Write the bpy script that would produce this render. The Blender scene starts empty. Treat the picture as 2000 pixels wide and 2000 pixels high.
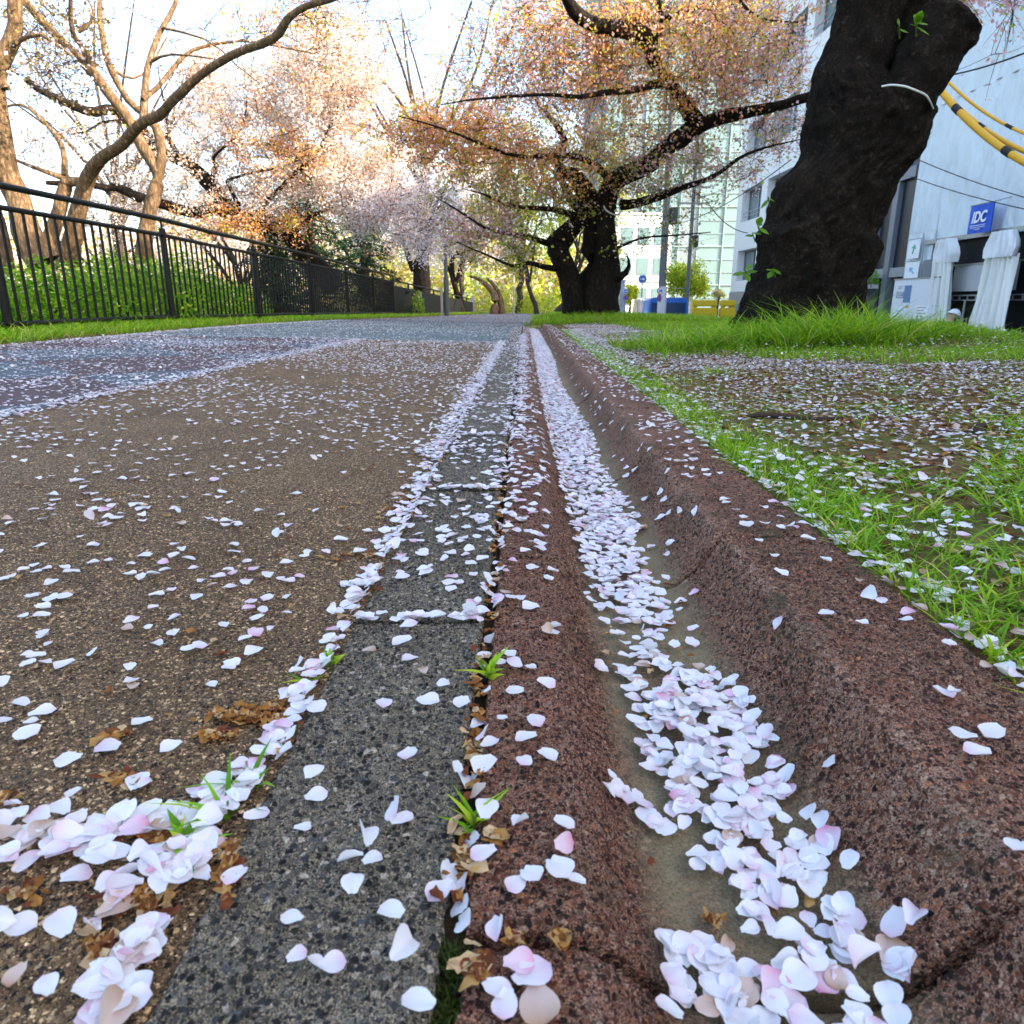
import bpy, bmesh, math, random
import numpy as np
from mathutils import Vector, Matrix, noise

R = math.radians
rng = np.random.default_rng(11)
random.seed(11)
SC = bpy.context.scene
COL = SC.collection

# ------------------------------------------------------------------ camera
F, PIT, H = 1390.0, R(16.36), 0.32           # focal length in photo pixels (2000 wide), pitch, eye height
cam = bpy.data.cameras.new('camera')
cam.sensor_width = 36.0
cam.lens = 36.0 * F / 2000.0
cam.clip_start = 0.02
cam.clip_end = 3000.0
cam.dof.use_dof = True
cam.dof.focus_distance = 1.15
cam.dof.aperture_fstop = 18.0
cam_o = bpy.data.objects.new('camera', cam)
COL.objects.link(cam_o)
cam_o.location = (0, 0, H)
cam_o.rotation_euler = (math.pi / 2 - PIT, 0, 0)
SC.camera = cam_o

# ------------------------------------------------------------------ sky and sun
SUN_EL, SUN_ROT = R(27), R(114)
world = bpy.data.worlds.new('World')
SC.world = world
world.use_nodes = True
wn = world.node_tree.nodes
sky = wn.new('ShaderNodeTexSky')
sky.sky_type = 'NISHITA'
sky.sun_disc = False
sky.sun_elevation = SUN_EL
sky.sun_rotation = SUN_ROT
sky.air_density = 1.0
sky.dust_density = 3.0
sky.ozone_density = 0.5
world.node_tree.links.new(sky.outputs[0], wn['Background'].inputs[0])
wn['Background'].inputs[1].default_value = 0.15
sun = bpy.data.lights.new('sun', 'SUN')
sun.energy = 3.0
sun.angle = R(0.5)
sun.color = (1.0, 0.86, 0.66)
sun_o = bpy.data.objects.new('sun', sun)
COL.objects.link(sun_o)
to_sun = Vector((math.cos(SUN_EL) * math.sin(SUN_ROT), math.cos(SUN_EL) * math.cos(SUN_ROT), math.sin(SUN_EL)))
sun_o.location = to_sun * 40
sun_o.rotation_euler = to_sun.to_track_quat('Z', 'Y').to_euler()

vs = SC.view_settings
vs.view_transform = 'Standard'
vs.look = 'None'
vs.exposure = 2.25
vs.gamma = 1.0
vs.use_curve_mapping = False
SC.render.engine = 'CYCLES'
SC.cycles.use_denoising = True
SC.cycles.max_bounces = 8
SC.cycles.transparent_max_bounces = 8
SC.cycles.diffuse_bounces = 4

# ------------------------------------------------------------------ pixel helpers (photo pixels -> directions)
CP, SP = math.cos(PIT), math.sin(PIT)
def ray(px, py):
    a, b = (px - 1000.0) / F, (1000.0 - py) / F
    return (a, CP + b * SP, -SP + b * CP)
def atY(px, py, Y):
    d = ray(px, py); t = Y / d[1]
    return (d[0] * t, Y, H + d[2] * t)
def atX(px, py, X):
    d = ray(px, py); t = X / d[0]
    return (X, d[1] * t, H + d[2] * t)
def atZ(px, py, z):
    d = ray(px, py); t = (z - H) / d[2]
    return (d[0] * t, d[1] * t, z)
def proj(P):
    """world points (n,3) -> photo pixels and axis depth"""
    P = np.asarray(P, float)
    x, y, z = P[:, 0], P[:, 1], P[:, 2] - H
    dep = y * CP - z * SP
    up = y * SP + z * CP
    return 1000 + F * x / dep, 1000 - F * up / dep, dep

# ------------------------------------------------------------------ object helpers
def tag(o, label=None, cat=None, group=None, kind=None):
    if label: o['label'] = label
    if cat: o['category'] = cat
    if group: o['group'] = group
    if kind: o['kind'] = kind
    return o
def empty(name, loc, label=None, cat=None, group=None, rz=0.0):
    o = bpy.data.objects.new(name, None)
    o.empty_display_size = 0.1
    COL.objects.link(o)
    o.location = loc
    o.rotation_euler = (0, 0, rz)
    tag(o, label, cat, group)
    return o
def link(name, me, mat=None, parent=None, loc=None):
    o = bpy.data.objects.new(name, me)
    COL.objects.link(o)
    if mat is not None and len(me.materials) == 0:
        me.materials.append(mat)
    if parent is not None:
        o.parent = parent
        if loc is None:            # geometry given in world coordinates
            o.matrix_parent_inverse = world_inv(parent)
    if loc is not None:
        o.location = loc
    return o
def world_inv(p):
    return world_of(p).inverted()
def world_of(q):
    m = Matrix.LocRotScale(q.location, q.rotation_euler, q.scale)
    if q.parent is not None:
        m = world_of(q.parent) @ q.matrix_parent_inverse @ m
    return m

def np_mesh(name, V, Fc, col=None, smooth=False, extra=None):
    """fast mesh from arrays: V (n,3), Fc (m,k) or list of such arrays"""
    V = np.ascontiguousarray(V, np.float32)
    Fs = [Fc] if isinstance(Fc, np.ndarray) else [f for f in Fc if len(f)]
    me = bpy.data.meshes.new(name)
    me.vertices.add(len(V))
    me.vertices.foreach_set('co', V.ravel())
    loops = np.concatenate([f.ravel() for f in Fs]).astype(np.int32)
    cnt = np.concatenate([np.full(len(f), f.shape[1], np.int32) for f in Fs])
    st = np.concatenate([[0], np.cumsum(cnt)[:-1]]).astype(np.int32)
    me.loops.add(len(loops))
    me.loops.foreach_set('vertex_index', loops)
    me.polygons.add(len(cnt))
    me.polygons.foreach_set('loop_start', st)
    me.polygons.foreach_set('loop_total', cnt)
    if smooth:
        me.polygons.foreach_set('use_smooth', np.ones(len(cnt), bool))
    me.update(calc_edges=True)
    if col is not None:
        c = np.ones((len(V), 4), np.float32)
        c[:, :3] = col
        at = me.color_attributes.new('Col', 'FLOAT_COLOR', 'POINT')
        at.data.foreach_set('color', c.ravel())
    if extra:
        for k, v in extra.items():
            at = me.attributes.new(k, 'FLOAT', 'POINT')
            at.data.foreach_set('value', np.asarray(v, np.float32))
    me.validate()
    return me

class MB:
    """collects boxes, tubes and prisms into one mesh"""
    def __init__(s): s.v = []; s.f = []
    def add(s, V, Fc):
        o = len(s.v)
        s.v += [tuple(p) for p in V]
        s.f += [tuple(i + o for i in f) for f in Fc]
        return s
    def box(s, x0, x1, y0, y1, z0, z1):
        return s.add([(x0, y0, z0), (x1, y0, z0), (x1, y1, z0), (x0, y1, z0), (x0, y0, z1), (x1, y0, z1), (x1, y1, z1), (x0, y1, z1)],
                     [(0, 3, 2, 1), (4, 5, 6, 7), (0, 1, 5, 4), (1, 2, 6, 5), (2, 3, 7, 6), (3, 0, 4, 7)])
    def tube(s, pts, rad, n=8, cap=True):
        pts = [Vector(p) for p in pts]
        if not hasattr(rad, '__len__'): rad = [rad] * len(pts)
        V, Fc = [], []
        for i, p in enumerate(pts):
            t = (pts[min(i + 1, len(pts) - 1)] - pts[max(i - 1, 0)]).normalized()
            a = Vector((0, 0, 1)) if abs(t.z) < 0.9 else Vector((1, 0, 0))
            u = t.cross(a).normalized(); w = t.cross(u)
            for k in range(n):
                q = 2 * math.pi * k / n
                V.append(p + (u * math.cos(q) + w * math.sin(q)) * rad[i])
        for i in range(len(pts) - 1):
            for k in range(n):
                k2 = (k + 1) % n
                Fc.append((i * n + k, i * n + k2, (i + 1) * n + k2, (i + 1) * n + k))
        if cap:
            Fc.append(tuple(range(n - 1, -1, -1))); b = (len(pts) - 1) * n
            Fc.append(tuple(range(b, b + n)))
        return s.add(V, Fc)
    def disc(s, c, nrm, r, th, n=24):
        c = Vector(c); nrm = Vector(nrm).normalized()
        return s.tube([c - nrm * th / 2, c + nrm * th / 2], r, n)
    def build(s, name, mat, parent=None, bevel=0.0, smooth=False):
        me = bpy.data.meshes.new(name)
        me.from_pydata(s.v, [], s.f); me.update()
        bm = bmesh.new(); bm.from_mesh(me)
        bmesh.ops.recalc_face_normals(bm, faces=bm.faces)
        if bevel > 0:
            bmesh.ops.bevel(bm, geom=[e for e in bm.edges], offset=bevel, segments=2, affect='EDGES', clamp_overlap=True)
        bm.to_mesh(me); bm.free()
        if smooth:
            me.polygons.foreach_set('use_smooth', np.ones(len(me.polygons), bool))
            me.set_sharp_from_angle(angle=R(40))
        return link(name, me, mat, parent)

# ------------------------------------------------------------------ materials
class NT:
    """tiny node-graph helper"""
    def __init__(s, name):
        s.m = bpy.data.materials.new(name); s.m.use_nodes = True
        s.t = s.m.node_tree; s.n = s.t.nodes
        s.b = s.n['Principled BSDF']; s.out = s.n['Material Output']
    def new(s, typ, **kw):
        n = s.n.new(typ)
        for k, v in kw.items(): setattr(n, k, v)
        return n
    def l(s, a, b): s.t.links.new(a, b)
    def val(s, sock, v):
        if hasattr(v, 'links') or isinstance(v, bpy.types.NodeSocket): s.l(v, sock)
        else: sock.default_value = v
    def obj(s): return s.new('ShaderNodeTexCoord').outputs['Object']
    def noise(s, vec, scale, detail=4, rough=.6, out='Fac'):
        n = s.new('ShaderNodeTexNoise'); s.l(vec, n.inputs['Vector'])
        n.inputs['Scale'].default_value = scale; n.inputs['Detail'].default_value = detail; n.inputs['Roughness'].default_value = rough
        return n.outputs[out]
    def voro(s, vec, scale, out='Distance', feat='F1', rand=1.0):
        n = s.new('ShaderNodeTexVoronoi'); n.feature = feat; s.l(vec, n.inputs['Vector'])
        n.inputs['Scale'].default_value = scale; n.inputs['Randomness'].default_value = rand
        return n.outputs[out]
    def ramp(s, fac, stops, interp='LINEAR'):
        n = s.new('ShaderNodeValToRGB'); s.l(fac, n.inputs[0]); e = n.color_ramp
        e.interpolation = interp
        while len(e.elements) < len(stops): e.elements.new(0.5)
        for el, (p, c) in zip(e.elements, stops):
            el.position = p; el.color = (*c, 1) if len(c) == 3 else c
        return n.outputs[0]
    def mix(s, fac, a, b, mode='MIX'):
        n = s.new('ShaderNodeMix'); n.data_type = 'RGBA'; n.blend_type = mode
        s.val(n.inputs[0], fac)
        for i, v in ((6, a), (7, b)):
            if isinstance(v, tuple): n.inputs[i].default_value = (*v, 1) if len(v) == 3 else v
            else: s.l(v, n.inputs[i])
        return n.outputs[2]
    def math(s, op, a, b=0.0, c=None):
        n = s.new('ShaderNodeMath', operation=op)
        s.val(n.inputs[0], a); s.val(n.inputs[1], b)
        if c is not None: s.val(n.inputs[2], c)
        return n.outputs[0]
    def maprange(s, v, a, b, c=0.0, d=1.0):
        n = s.new('ShaderNodeMapRange'); s.l(v, n.inputs[0])
        for i, q in enumerate((a, b, c, d)): n.inputs[i + 1].default_value = q
        return n.outputs[0]
    def attr(s, name, out='Fac'):
        n = s.new('ShaderNodeAttribute'); n.attribute_name = name
        return n.outputs[out]
    def bump(s, h, strength=.5, dist=.01):
        n = s.new('ShaderNodeBump'); s.l(h, n.inputs['Height'])
        n.inputs['Strength'].default_value = strength; n.inputs['Distance'].default_value = dist
        s.l(n.outputs[0], s.b.inputs['Normal'])
    def color(s, c): s.val(s.b.inputs['Base Color'], (*c, 1) if isinstance(c, tuple) else c)
    def set(s, rough=.6, spec=.4, metal=0.0):
        s.b.inputs['Roughness'].default_value = rough
        s.b.inputs['Specular IOR Level'].default_value = spec
        s.b.inputs['Metallic'].default_value = metal
        return s
    def displace(s, h, scale, mid=0.0):
        n = s.new('ShaderNodeDisplacement'); s.l(h, n.inputs['Height'])
        n.inputs['Scale'].default_value = scale; n.inputs['Midlevel'].default_value = mid
        s.l(n.outputs[0], s.out.inputs['Displacement'])
        s.m.displacement_method = 'BOTH'

def aggregate(name, size, stones, mortar, depth=.0022, spread=.50, attrs=True, rough=.8, grainy=1.0):
    """exposed-aggregate concrete: angular pebbles of about `size` metres standing out of gritty mortar"""
    m = NT(name); co = m.obj()
    def warp(sc, amt):
        nz = m.new('ShaderNodeTexNoise'); m.l(co, nz.inputs['Vector']); nz.inputs['Scale'].default_value = sc; nz.inputs['Detail'].default_value = 3
        va = m.new('ShaderNodeVectorMath', operation='SCALE'); m.l(nz.outputs['Color'], va.inputs[0]); va.inputs['Scale'].default_value = amt
        vb = m.new('ShaderNodeVectorMath', operation='ADD'); m.l(co, vb.inputs[0]); m.l(va.outputs[0], vb.inputs[1])
        return vb.outputs[0]
    def layer(sz, spr, off):
        w = warp(1.1 / sz, sz * 1.1)
        d = m.voro(w, off / sz); c = m.voro(w, off / sz, 'Color')
        sep = m.new('ShaderNodeSeparateColor'); m.l(c, sep.inputs[0])
        n = len(stones)
        scol = m.ramp(sep.outputs[0], [((i + .001) / n, k) for i, k in enumerate(stones)], 'CONSTANT')
        scol = m.mix(1.0, scol, m.mix(sep.outputs[2], (.4, .4, .4), (1.9, 1.9, 1.9)), 'MULTIPLY')
        dd = m.math('ADD', d, m.math('MULTIPLY', sep.outputs[1], .32))
        return m.maprange(dd, spr, spr + .16, 1, 0), m.maprange(dd, .15, spr + .2, 1, 0), scol
    p1, h1, c1 = layer(size, spread, 1.0)
    p2, h2, c2 = layer(size * .52, spread * .95, 1.0)
    grit = m.noise(co, 1.6 / size, 4, .75); fine = m.noise(co, 4.5 / size, 3, .7)
    mort = m.mix(m.maprange(fine, .38, .62), tuple(x * .22 for x in mortar), tuple(min(1, x * 2.3) for x in mortar))
    colr = m.mix(p2, mort, c2)
    colr = m.mix(p1, colr, c1)
    colr = m.mix(1.0, colr, m.mix(m.maprange(fine, .36, .64), (.45, .45, .45), (1.6, 1.6, 1.6)), 'MULTIPLY')
    big = m.noise(co, 4.0, 5)
    colr = m.mix(m.maprange(big, .42, .68, 0, .5), colr, m.mix(1.0, colr, (.55, .50, .42), 'MULTIPLY'))
    hgt = m.math('ADD', m.math('MULTIPLY', m.math('MAXIMUM', h1, m.math('MULTIPLY', h2, .65)), .9), m.math('ADD', m.math('MULTIPLY', grit, .45 * grainy), m.math('MULTIPLY', fine, .22 * grainy)))
    if attrs:
        sand = m.attr('sand'); worn = m.attr('worn')
        sn = m.noise(co, 14, 5)
        sf = m.math('MULTIPLY', sand, m.maprange(sn, .3, .55, .35, 1))
        grain = m.noise(co, 520, 4, .85)
        sandc = m.mix(m.maprange(grain, .32, .68), (.06, .047, .024), (.36, .29, .165))
        colr = m.mix(sf, colr, sandc)
        hgt = m.math('ADD', m.math('MULTIPLY', hgt, m.math('SUBTRACT', 1.0, m.math('MULTIPLY', sf, .8))), m.math('MULTIPLY', m.math('MULTIPLY', grain, .3), sf))
        wf = m.math('MULTIPLY', worn, m.maprange(m.noise(co, 55, 6, .75), .42, .62, 0, .85))
        wf = m.math('MULTIPLY', wf, m.math('SUBTRACT', 1.0, m.math('MULTIPLY', m.math('MAXIMUM', p1, p2), .9)))
        colr = m.mix(wf, colr, m.mix(m.maprange(fine, .4, .6), (.12, .055, .038), (.62, .42, .32)))
        mossn = m.noise(co, 8, 7, .75)
        mf = m.math('MULTIPLY', m.maprange(mossn, .53, .68, 0, .85), m.attr('moss'))
        colr = m.mix(mf, colr, m.mix(fine, (.010, .012, .006), (.085, .09, .04)))
    m.color(colr); m.set(rough, .3)
    m.displace(hgt, depth, .95)
    return m.m

def leafmat(name, trans=.35, rough=.55, spec=.25, tint=(1, 1, 1)):
    """foliage or petals: colour from the piece's own 'Col', light passes through"""
    m = NT(name)
    c = m.attr('Col', 'Color')
    m.color(c); m.set(rough, spec)
    tr = m.new('ShaderNodeBsdfTranslucent'); m.l(c, tr.inputs[0])
    mx = m.new('ShaderNodeMixShader'); mx.inputs[0].default_value = trans
    m.l(m.b.outputs[0], mx.inputs[1]); m.l(tr.outputs[0], mx.inputs[2])
    m.l(mx.outputs[0], m.out.inputs['Surface'])
    return m.m

def plain(name, c, rough=.6, spec=.4, metal=0.0, var=.18, scale=6.0, bump=0.0):
    m = NT(name); co = m.obj()
    n = m.noise(co, scale, 5)
    m.color(m.mix(n, tuple(x * (1 - var) for x in c), tuple(min(1, x * (1 + var)) for x in c)))
    m.set(rough, spec, metal)
    if bump: m.bump(m.noise(co, scale * 8, 4), bump, .01)
    return m.m

def bark(name, dark, light, scale=1.0, bump=.9, squash=.35):
    m = NT(name); co = m.obj()
    mp = m.new('ShaderNodeMapping'); m.l(co, mp.inputs[0]); mp.inputs['Scale'].default_value = (1, 1, squash)
    n1 = m.noise(mp.outputs[0], 14 * scale, 8, .7)
    n2 = m.noise(co, 60 * scale, 5, .7)
    v = m.voro(mp.outputs[0], 22 * scale, 'Distance', 'DISTANCE_TO_EDGE')
    h = m.math('ADD', m.math('MULTIPLY', n1, .7), m.math('ADD', m.math('MULTIPLY', n2, .35), m.math('MULTIPLY', v, .5)))
    c = m.ramp(h, [(.35, tuple(x * .35 for x in dark)), (.6, dark), (.95, light)])
    m.color(c); m.set(.9, .15); m.bump(h, bump, .03)
    return m.m

M = {}
M['asphalt'] = aggregate('brown_asphalt', .0034, [(.010, .007, .005), (.105, .062, .028), (.27, .165, .078), (.038, .024, .014), (.40, .255, .125), (.075, .046, .024), (.48, .33, .185), (.018, .013, .010)], (.10, .058, .027), attrs=False, depth=.0026)
M['kerb'] = aggregate('grey_aggregate_concrete', .0047, [(.018, .017, .016), (.115, .100, .076), (.040, .038, .037), (.27, .23, .178), (.012, .0115, .0115), (.070, .062, .050), (.048, .049, .052), (.20, .160, .11)], (.125, .102, .070), depth=.0040)
M['gutter'] = aggregate('red_aggregate_concrete', .0045, [(.034, .009, .005), (.105, .033, .016), (.013, .007, .005), (.165, .060, .031), (.065, .017, .009), (.24, .098, .047), (.030, .014, .009), (.24, .155, .105)], (.165, .083, .053), depth=.0046)
M['soil'] = plain('dark_soil', (.045, .03, .017), .95, .1, var=.6, scale=90, bump=.8)
M['petal'] = leafmat('cherry_petal', .30, .5, .3)
M['litter'] = leafmat('brown_leaf', .15, .8, .15)
M['grass'] = leafmat('grass_blade', .5, .5, .3)
M['leaf'] = leafmat('leaf', .55, .55, .25)
M['needle'] = leafmat('conifer_needle', .12, .6, .2)
M['bark_dark'] = bark('black_cherry_bark', (.013, .009, .0065), (.060, .040, .027), .9, 1.0)
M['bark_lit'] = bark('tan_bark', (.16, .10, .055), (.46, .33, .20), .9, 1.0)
M['bark_grey'] = bark('grey_brown_bark', (.06, .045, .035), (.17, .13, .10), 1.0)
def oldbark():
    m = NT('cracked_old_bark'); co = m.obj()
    n1 = m.noise(co, 7, 8, .72); n2 = m.noise(co, 28, 7, .75); n3 = m.noise(co, 110, 5, .75)
    rid = m.math('ABSOLUTE', m.math('SUBTRACT', n2, .5))
    h = m.math('ADD', m.math('MULTIPLY', n1, .6), m.math('ADD', m.math('MULTIPLY', rid, 1.5), m.math('MULTIPLY', n3, .35)))
    c = m.ramp(h, [(.40, (.006, .0045, .0035)), (.55, (.024, .017, .012)), (.70, (.060, .041, .027)), (.90, (.17, .115, .075))])
    lich = m.maprange(m.noise(co, 3.5, 6, .8), .58, .72, 0, .35)
    c = m.mix(lich, c, m.mix(n3, (.03, .028, .02), (.13, .115, .09)))
    m.color(c); m.set(.92, .12); m.bump(h, 1.0, .05)
    return m.m
M['bark_old'] = oldbark()
M['twig'] = plain('twig_bark', (.05, .034, .026), .9, .1, var=.4, scale=20)
M['steel_black'] = plain('black_painted_steel', (.005, .005, .005), .5, .25, var=.3, scale=30)

# ================================================================== THE GROUND
def kx(y): return .018 * y                       # the gutter runs a degree to the right of the lens axis
def drop(y):
    t = np.asarray(y, float) - 8
    return -.004 * (np.sqrt(t * t + 4) + t)      # the lane falls away gently in the distance
GU = np.array([-.034, -.031, .020, .036, .050, .062, .074, .086, .110, .185, .200, .212, .228, .242, .253, .259, .264, .300, .394, .398, .400])
GZ = np.array([-.012, .000, .000, -.003, -.012, -.024, -.034, -.039, -.042, -.042, -.039, -.031, -.018, .002, .021, .0295, .0315, .030, .030, .026, .015])
GEND = 11.4
XLy = np.array([-3, 5, 6.7, 9.5, 11.7, 15, 22.8, 35, 60.]); XLx = np.array([-3.3, -3.3, -3.36, -3.46, -3.36, -3.2, -2.4, -1.5, -.6])
XRy = np.array([-3, GEND, GEND + .01, 16, 25, 35, 60.]); XRx = np.array([-.18 - .054, -.18 + kx(GEND), .06 + kx(GEND), .5, .95, 1.7, 4.])
def XL(y): return np.interp(y, XLy, XLx)
def XR(y): return np.interp(y, XRy, XRx)
def wob(x, y, s, seed=0.0):
    """cheap smooth noise in about -1..1"""
    x = np.asarray(x, float) * s; y = np.asarray(y, float) * s
    return (np.sin(x * 1.7 + seed + 1.3 * np.sin(y * 1.1 + seed * 2)) + np.sin(y * 2.1 - seed + 1.1 * np.sin(x * .9 + seed)) + np.sin((x + y) * 1.31 + 2 * seed) + np.sin((x - y) * 2.9 + 3 * seed) * .6) / 3.2
def path_z(x, y):
    u = x - kx(y)
    return -.007 + .02 * np.clip(-.18 - u, 0, 4.2) + drop(y)
def verge_z(x, y):
    u = x - kx(y)
    z = .020 + .012 * wob(x, y, 2.2, 1.0) * np.clip((u - .4) / .3, 0, 1) + .035 * np.clip((u - .6) / 1.5, 0, 1)
    z = z + .10 * np.exp(-(((x - 2.75) / .9) ** 2 + ((y - 5.4) / .9) ** 2)) + .10 * np.exp(-(((x - 1.35) / 1.1) ** 2 + ((y - 13.2) / 1.2) ** 2))
    b = np.clip((x - 3.35) / 1.7, 0, 1)
    b = b * b * (3 - 2 * b)
    return (z + drop(y)) * (1 - b) + b * -1.56
def left_z(x, y):
    e = XL(y)
    z = path_z(e, y) + .012 * np.clip((e - x) / .15, 0, 1) + .015 * wob(x, y, 3, 2.0) * np.clip((e - x) / .3, 0, 1)
    b = np.clip((-5.6 - x) / 6, 0, 1)
    return z * (1 - b) + b * -1.45
def surf(x, y):
    x = np.asarray(x, float); y = np.asarray(y, float)
    u = x - kx(y)
    g = np.interp(u, GU, GZ) + drop(y)
    k = drop(y) + 0 * u
    z = np.where(u < -.18, path_z(x, y), np.where(u < -.042, k, np.where(u < -.034, k - .008, np.where(u < .40, g, verge_z(x, y)))))
    z = np.where(y > GEND, np.where(x < XR(y), path_z(x, y), verge_z(x, y)), z)
    return np.where(x < XL(y), left_z(x, y), z)
def on_surf(px, py):
    z = 0.0
    for _ in range(14):
        x, y, _z = atZ(px, py, z)
        z = .5 * z + .5 * float(surf(x, y))
    return x, y, float(surf(x, y))

def sheet(name, ys, xf, zf, mat, kind='structure'):
    ys = np.asarray(ys, float)
    X = np.array([xf(y) for y in ys]); n = X.shape[1]
    Y = np.repeat(ys[:, None], n, 1)
    V = np.stack([X, Y, zf(X, Y)], -1).reshape(-1, 3)
    i = np.arange(len(ys) - 1)[:, None] * n + np.arange(n - 1)[None, :]
    Fc = np.stack([i, i + 1, i + 1 + n, i + n], -1).reshape(-1, 4)
    o = link(name, np_mesh(name, V, Fc, smooth=True), mat)
    if kind: o['kind'] = kind
    return o

# pavement materials
def paving(name, c1, c2, spec=.3):
    m = NT(name); co = m.obj()
    ck = m.new('ShaderNodeTexChecker'); mp = m.new('ShaderNodeMapping'); m.l(co, mp.inputs[0])
    mp.inputs['Rotation'].default_value = (0, 0, R(45)); m.l(mp.outputs[0], ck.inputs[0]); ck.inputs['Scale'].default_value = 1.15
    br = m.new('ShaderNodeTexBrick'); m.l(mp.outputs[0], br.inputs[0]); br.inputs['Scale'].default_value = 10
    br.inputs['Mortar Size'].default_value = .02; br.inputs['Color1'].default_value = (1, 1, 1, 1); br.inputs['Color2'].default_value = (.8, .8, .8, 1); br.inputs['Mortar'].default_value = (.45, .45, .45, 1)
    c = m.mix(ck.outputs['Fac'], c1, c2)
    sp = m.noise(co, 260, 3)
    c = m.mix(1.0, c, m.mix(sp, (.45, .45, .45), (1.5, 1.5, 1.5)), 'MULTIPLY')
    c = m.mix(.7, c, m.mix(1.0, c, br.outputs['Color'], 'MULTIPLY'))
    m.color(c); m.set(.7, spec); m.bump(m.math('ADD', sp, br.outputs['Color']), .4, .004)
    return m.m
M['block_paving'] = paving('maroon_and_slate_paving', (.085, .045, .045), (.075, .095, .115))
M['blue_paving'] = paving('blue_grey_paving', (.115, .15, .155), (.125, .165, .165))
M['far_paving'] = paving('mauve_grey_paving', (.15, .12, .125), (.16, .15, .165))
def soilmat():
    m = NT('verge_soil'); co = m.obj()
    n = m.noise(co, 40, 6, .7); n2 = m.noise(co, 3, 4)
    c = m.ramp(n, [(.3, (.05, .03, .015)), (.5, (.15, .088, .042)), (.75, (.30, .18, .09))])
    c = m.mix(m.maprange(n2, .45, .62, 0, .55), c, (.10, .17, .025))
    m.color(c); m.set(.95, .1); m.bump(n, .9, .02)
    return m.m
M['verge'] = soilmat()
M['road'] = plain('grey_asphalt', (.055, .055, .058), .85, .3, var=.3, scale=40, bump=.3)
M['sidewalk'] = plain('pale_concrete', (.28, .27, .25), .85, .3, var=.15, scale=8, bump=.2)

# far ground to the horizon, street, sidewalk
gm = MB().add([(-900, -300, -1.62), (900, -300, -1.62), (900, 1500, -1.62), (-900, 1500, -1.62)], [(0, 1, 2, 3)])
tag(gm.build('ground', plain('distant_ground', (.07, .085, .04), .95, .1, var=.3, scale=.4)), kind='structure')
gm = MB().add([(4.9, -60, -1.57), (9.3, -60, -1.57), (9.3, 260, -1.57), (4.9, 260, -1.57)], [(0, 1, 2, 3)])
tag(gm.build('road', M['road']), kind='structure')
tag(MB().box(9.3, 12.4, -60, 60, -1.62, -1.43).build('sidewalk', M['sidewalk'], bevel=.015), kind='structure')

# park surfaces
near = np.concatenate([np.arange(-.6, 1.3, .003 if False else .0045)])
def asp_cols(y): return np.concatenate([np.linspace(-1.45, -.80, 60, endpoint=False), np.linspace(-.80, -.150, 150)]) + kx(y)
sheet('asphalt_path', np.concatenate([np.arange(.10, 1.25, .0045), np.arange(1.25, 6.45, .02)]), asp_cols, lambda x, y: path_z(x, y), M['asphalt'])
sheet('asphalt_path_apron', [-3, -1, .10], lambda y: np.linspace(-1.45, -.15, 8) + kx(y), path_z, M['asphalt'])
sheet('paved_path', np.arange(-3, 6.46, .1), lambda y: np.linspace(XL(y) - .02, -1.45 + kx(y), 14), path_z, M['block_paving'])
sheet('blue_paved_band', np.arange(6.43, 13.65, .1), lambda y: np.linspace(XL(y) - .02, XR(y) + (.03 if y < GEND else 0.0), 20), lambda x, y: path_z(x, y) + .0, M['blue_paving'])
sheet('far_paved_path', np.arange(13.6, 60.1, .4), lambda y: np.linspace(XL(y) - .02, XR(y), 12), path_z, M['far_paving'])
sheet('verge', np.concatenate([np.arange(-3, 2, .05), np.arange(2, 16, .1), np.arange(16, 61, .5)]),
      lambda y: np.concatenate([np.linspace((.399 + kx(y)) if y <= GEND else XR(y) - .01, 3.3, 46, endpoint=False), np.linspace(3.3, 5.4, 16)]), verge_z, M['verge'])
sheet('fence_verge', np.concatenate([np.arange(-3, 14, .1), np.arange(14, 61, .5)]),
      lambda y: np.concatenate([np.linspace(-60, -12, 8, endpoint=False), np.linspace(-12, -5.4, 10, endpoint=False), np.linspace(-5.4, XL(y), 26)]), left_z, M['verge'])
# soil bed showing in the seams
sheet('seam_soil', np.arange(-.6, GEND + .2, .1), lambda y: np.array([-.19, -.05, -.03, .02]) + kx(y), lambda x, y: np.where(x - kx(y) < -.1, path_z(x, y) - .004, -.011 + drop(y) - np.where(x - kx(y) > 0, .05, 0)), M['soil'])

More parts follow.
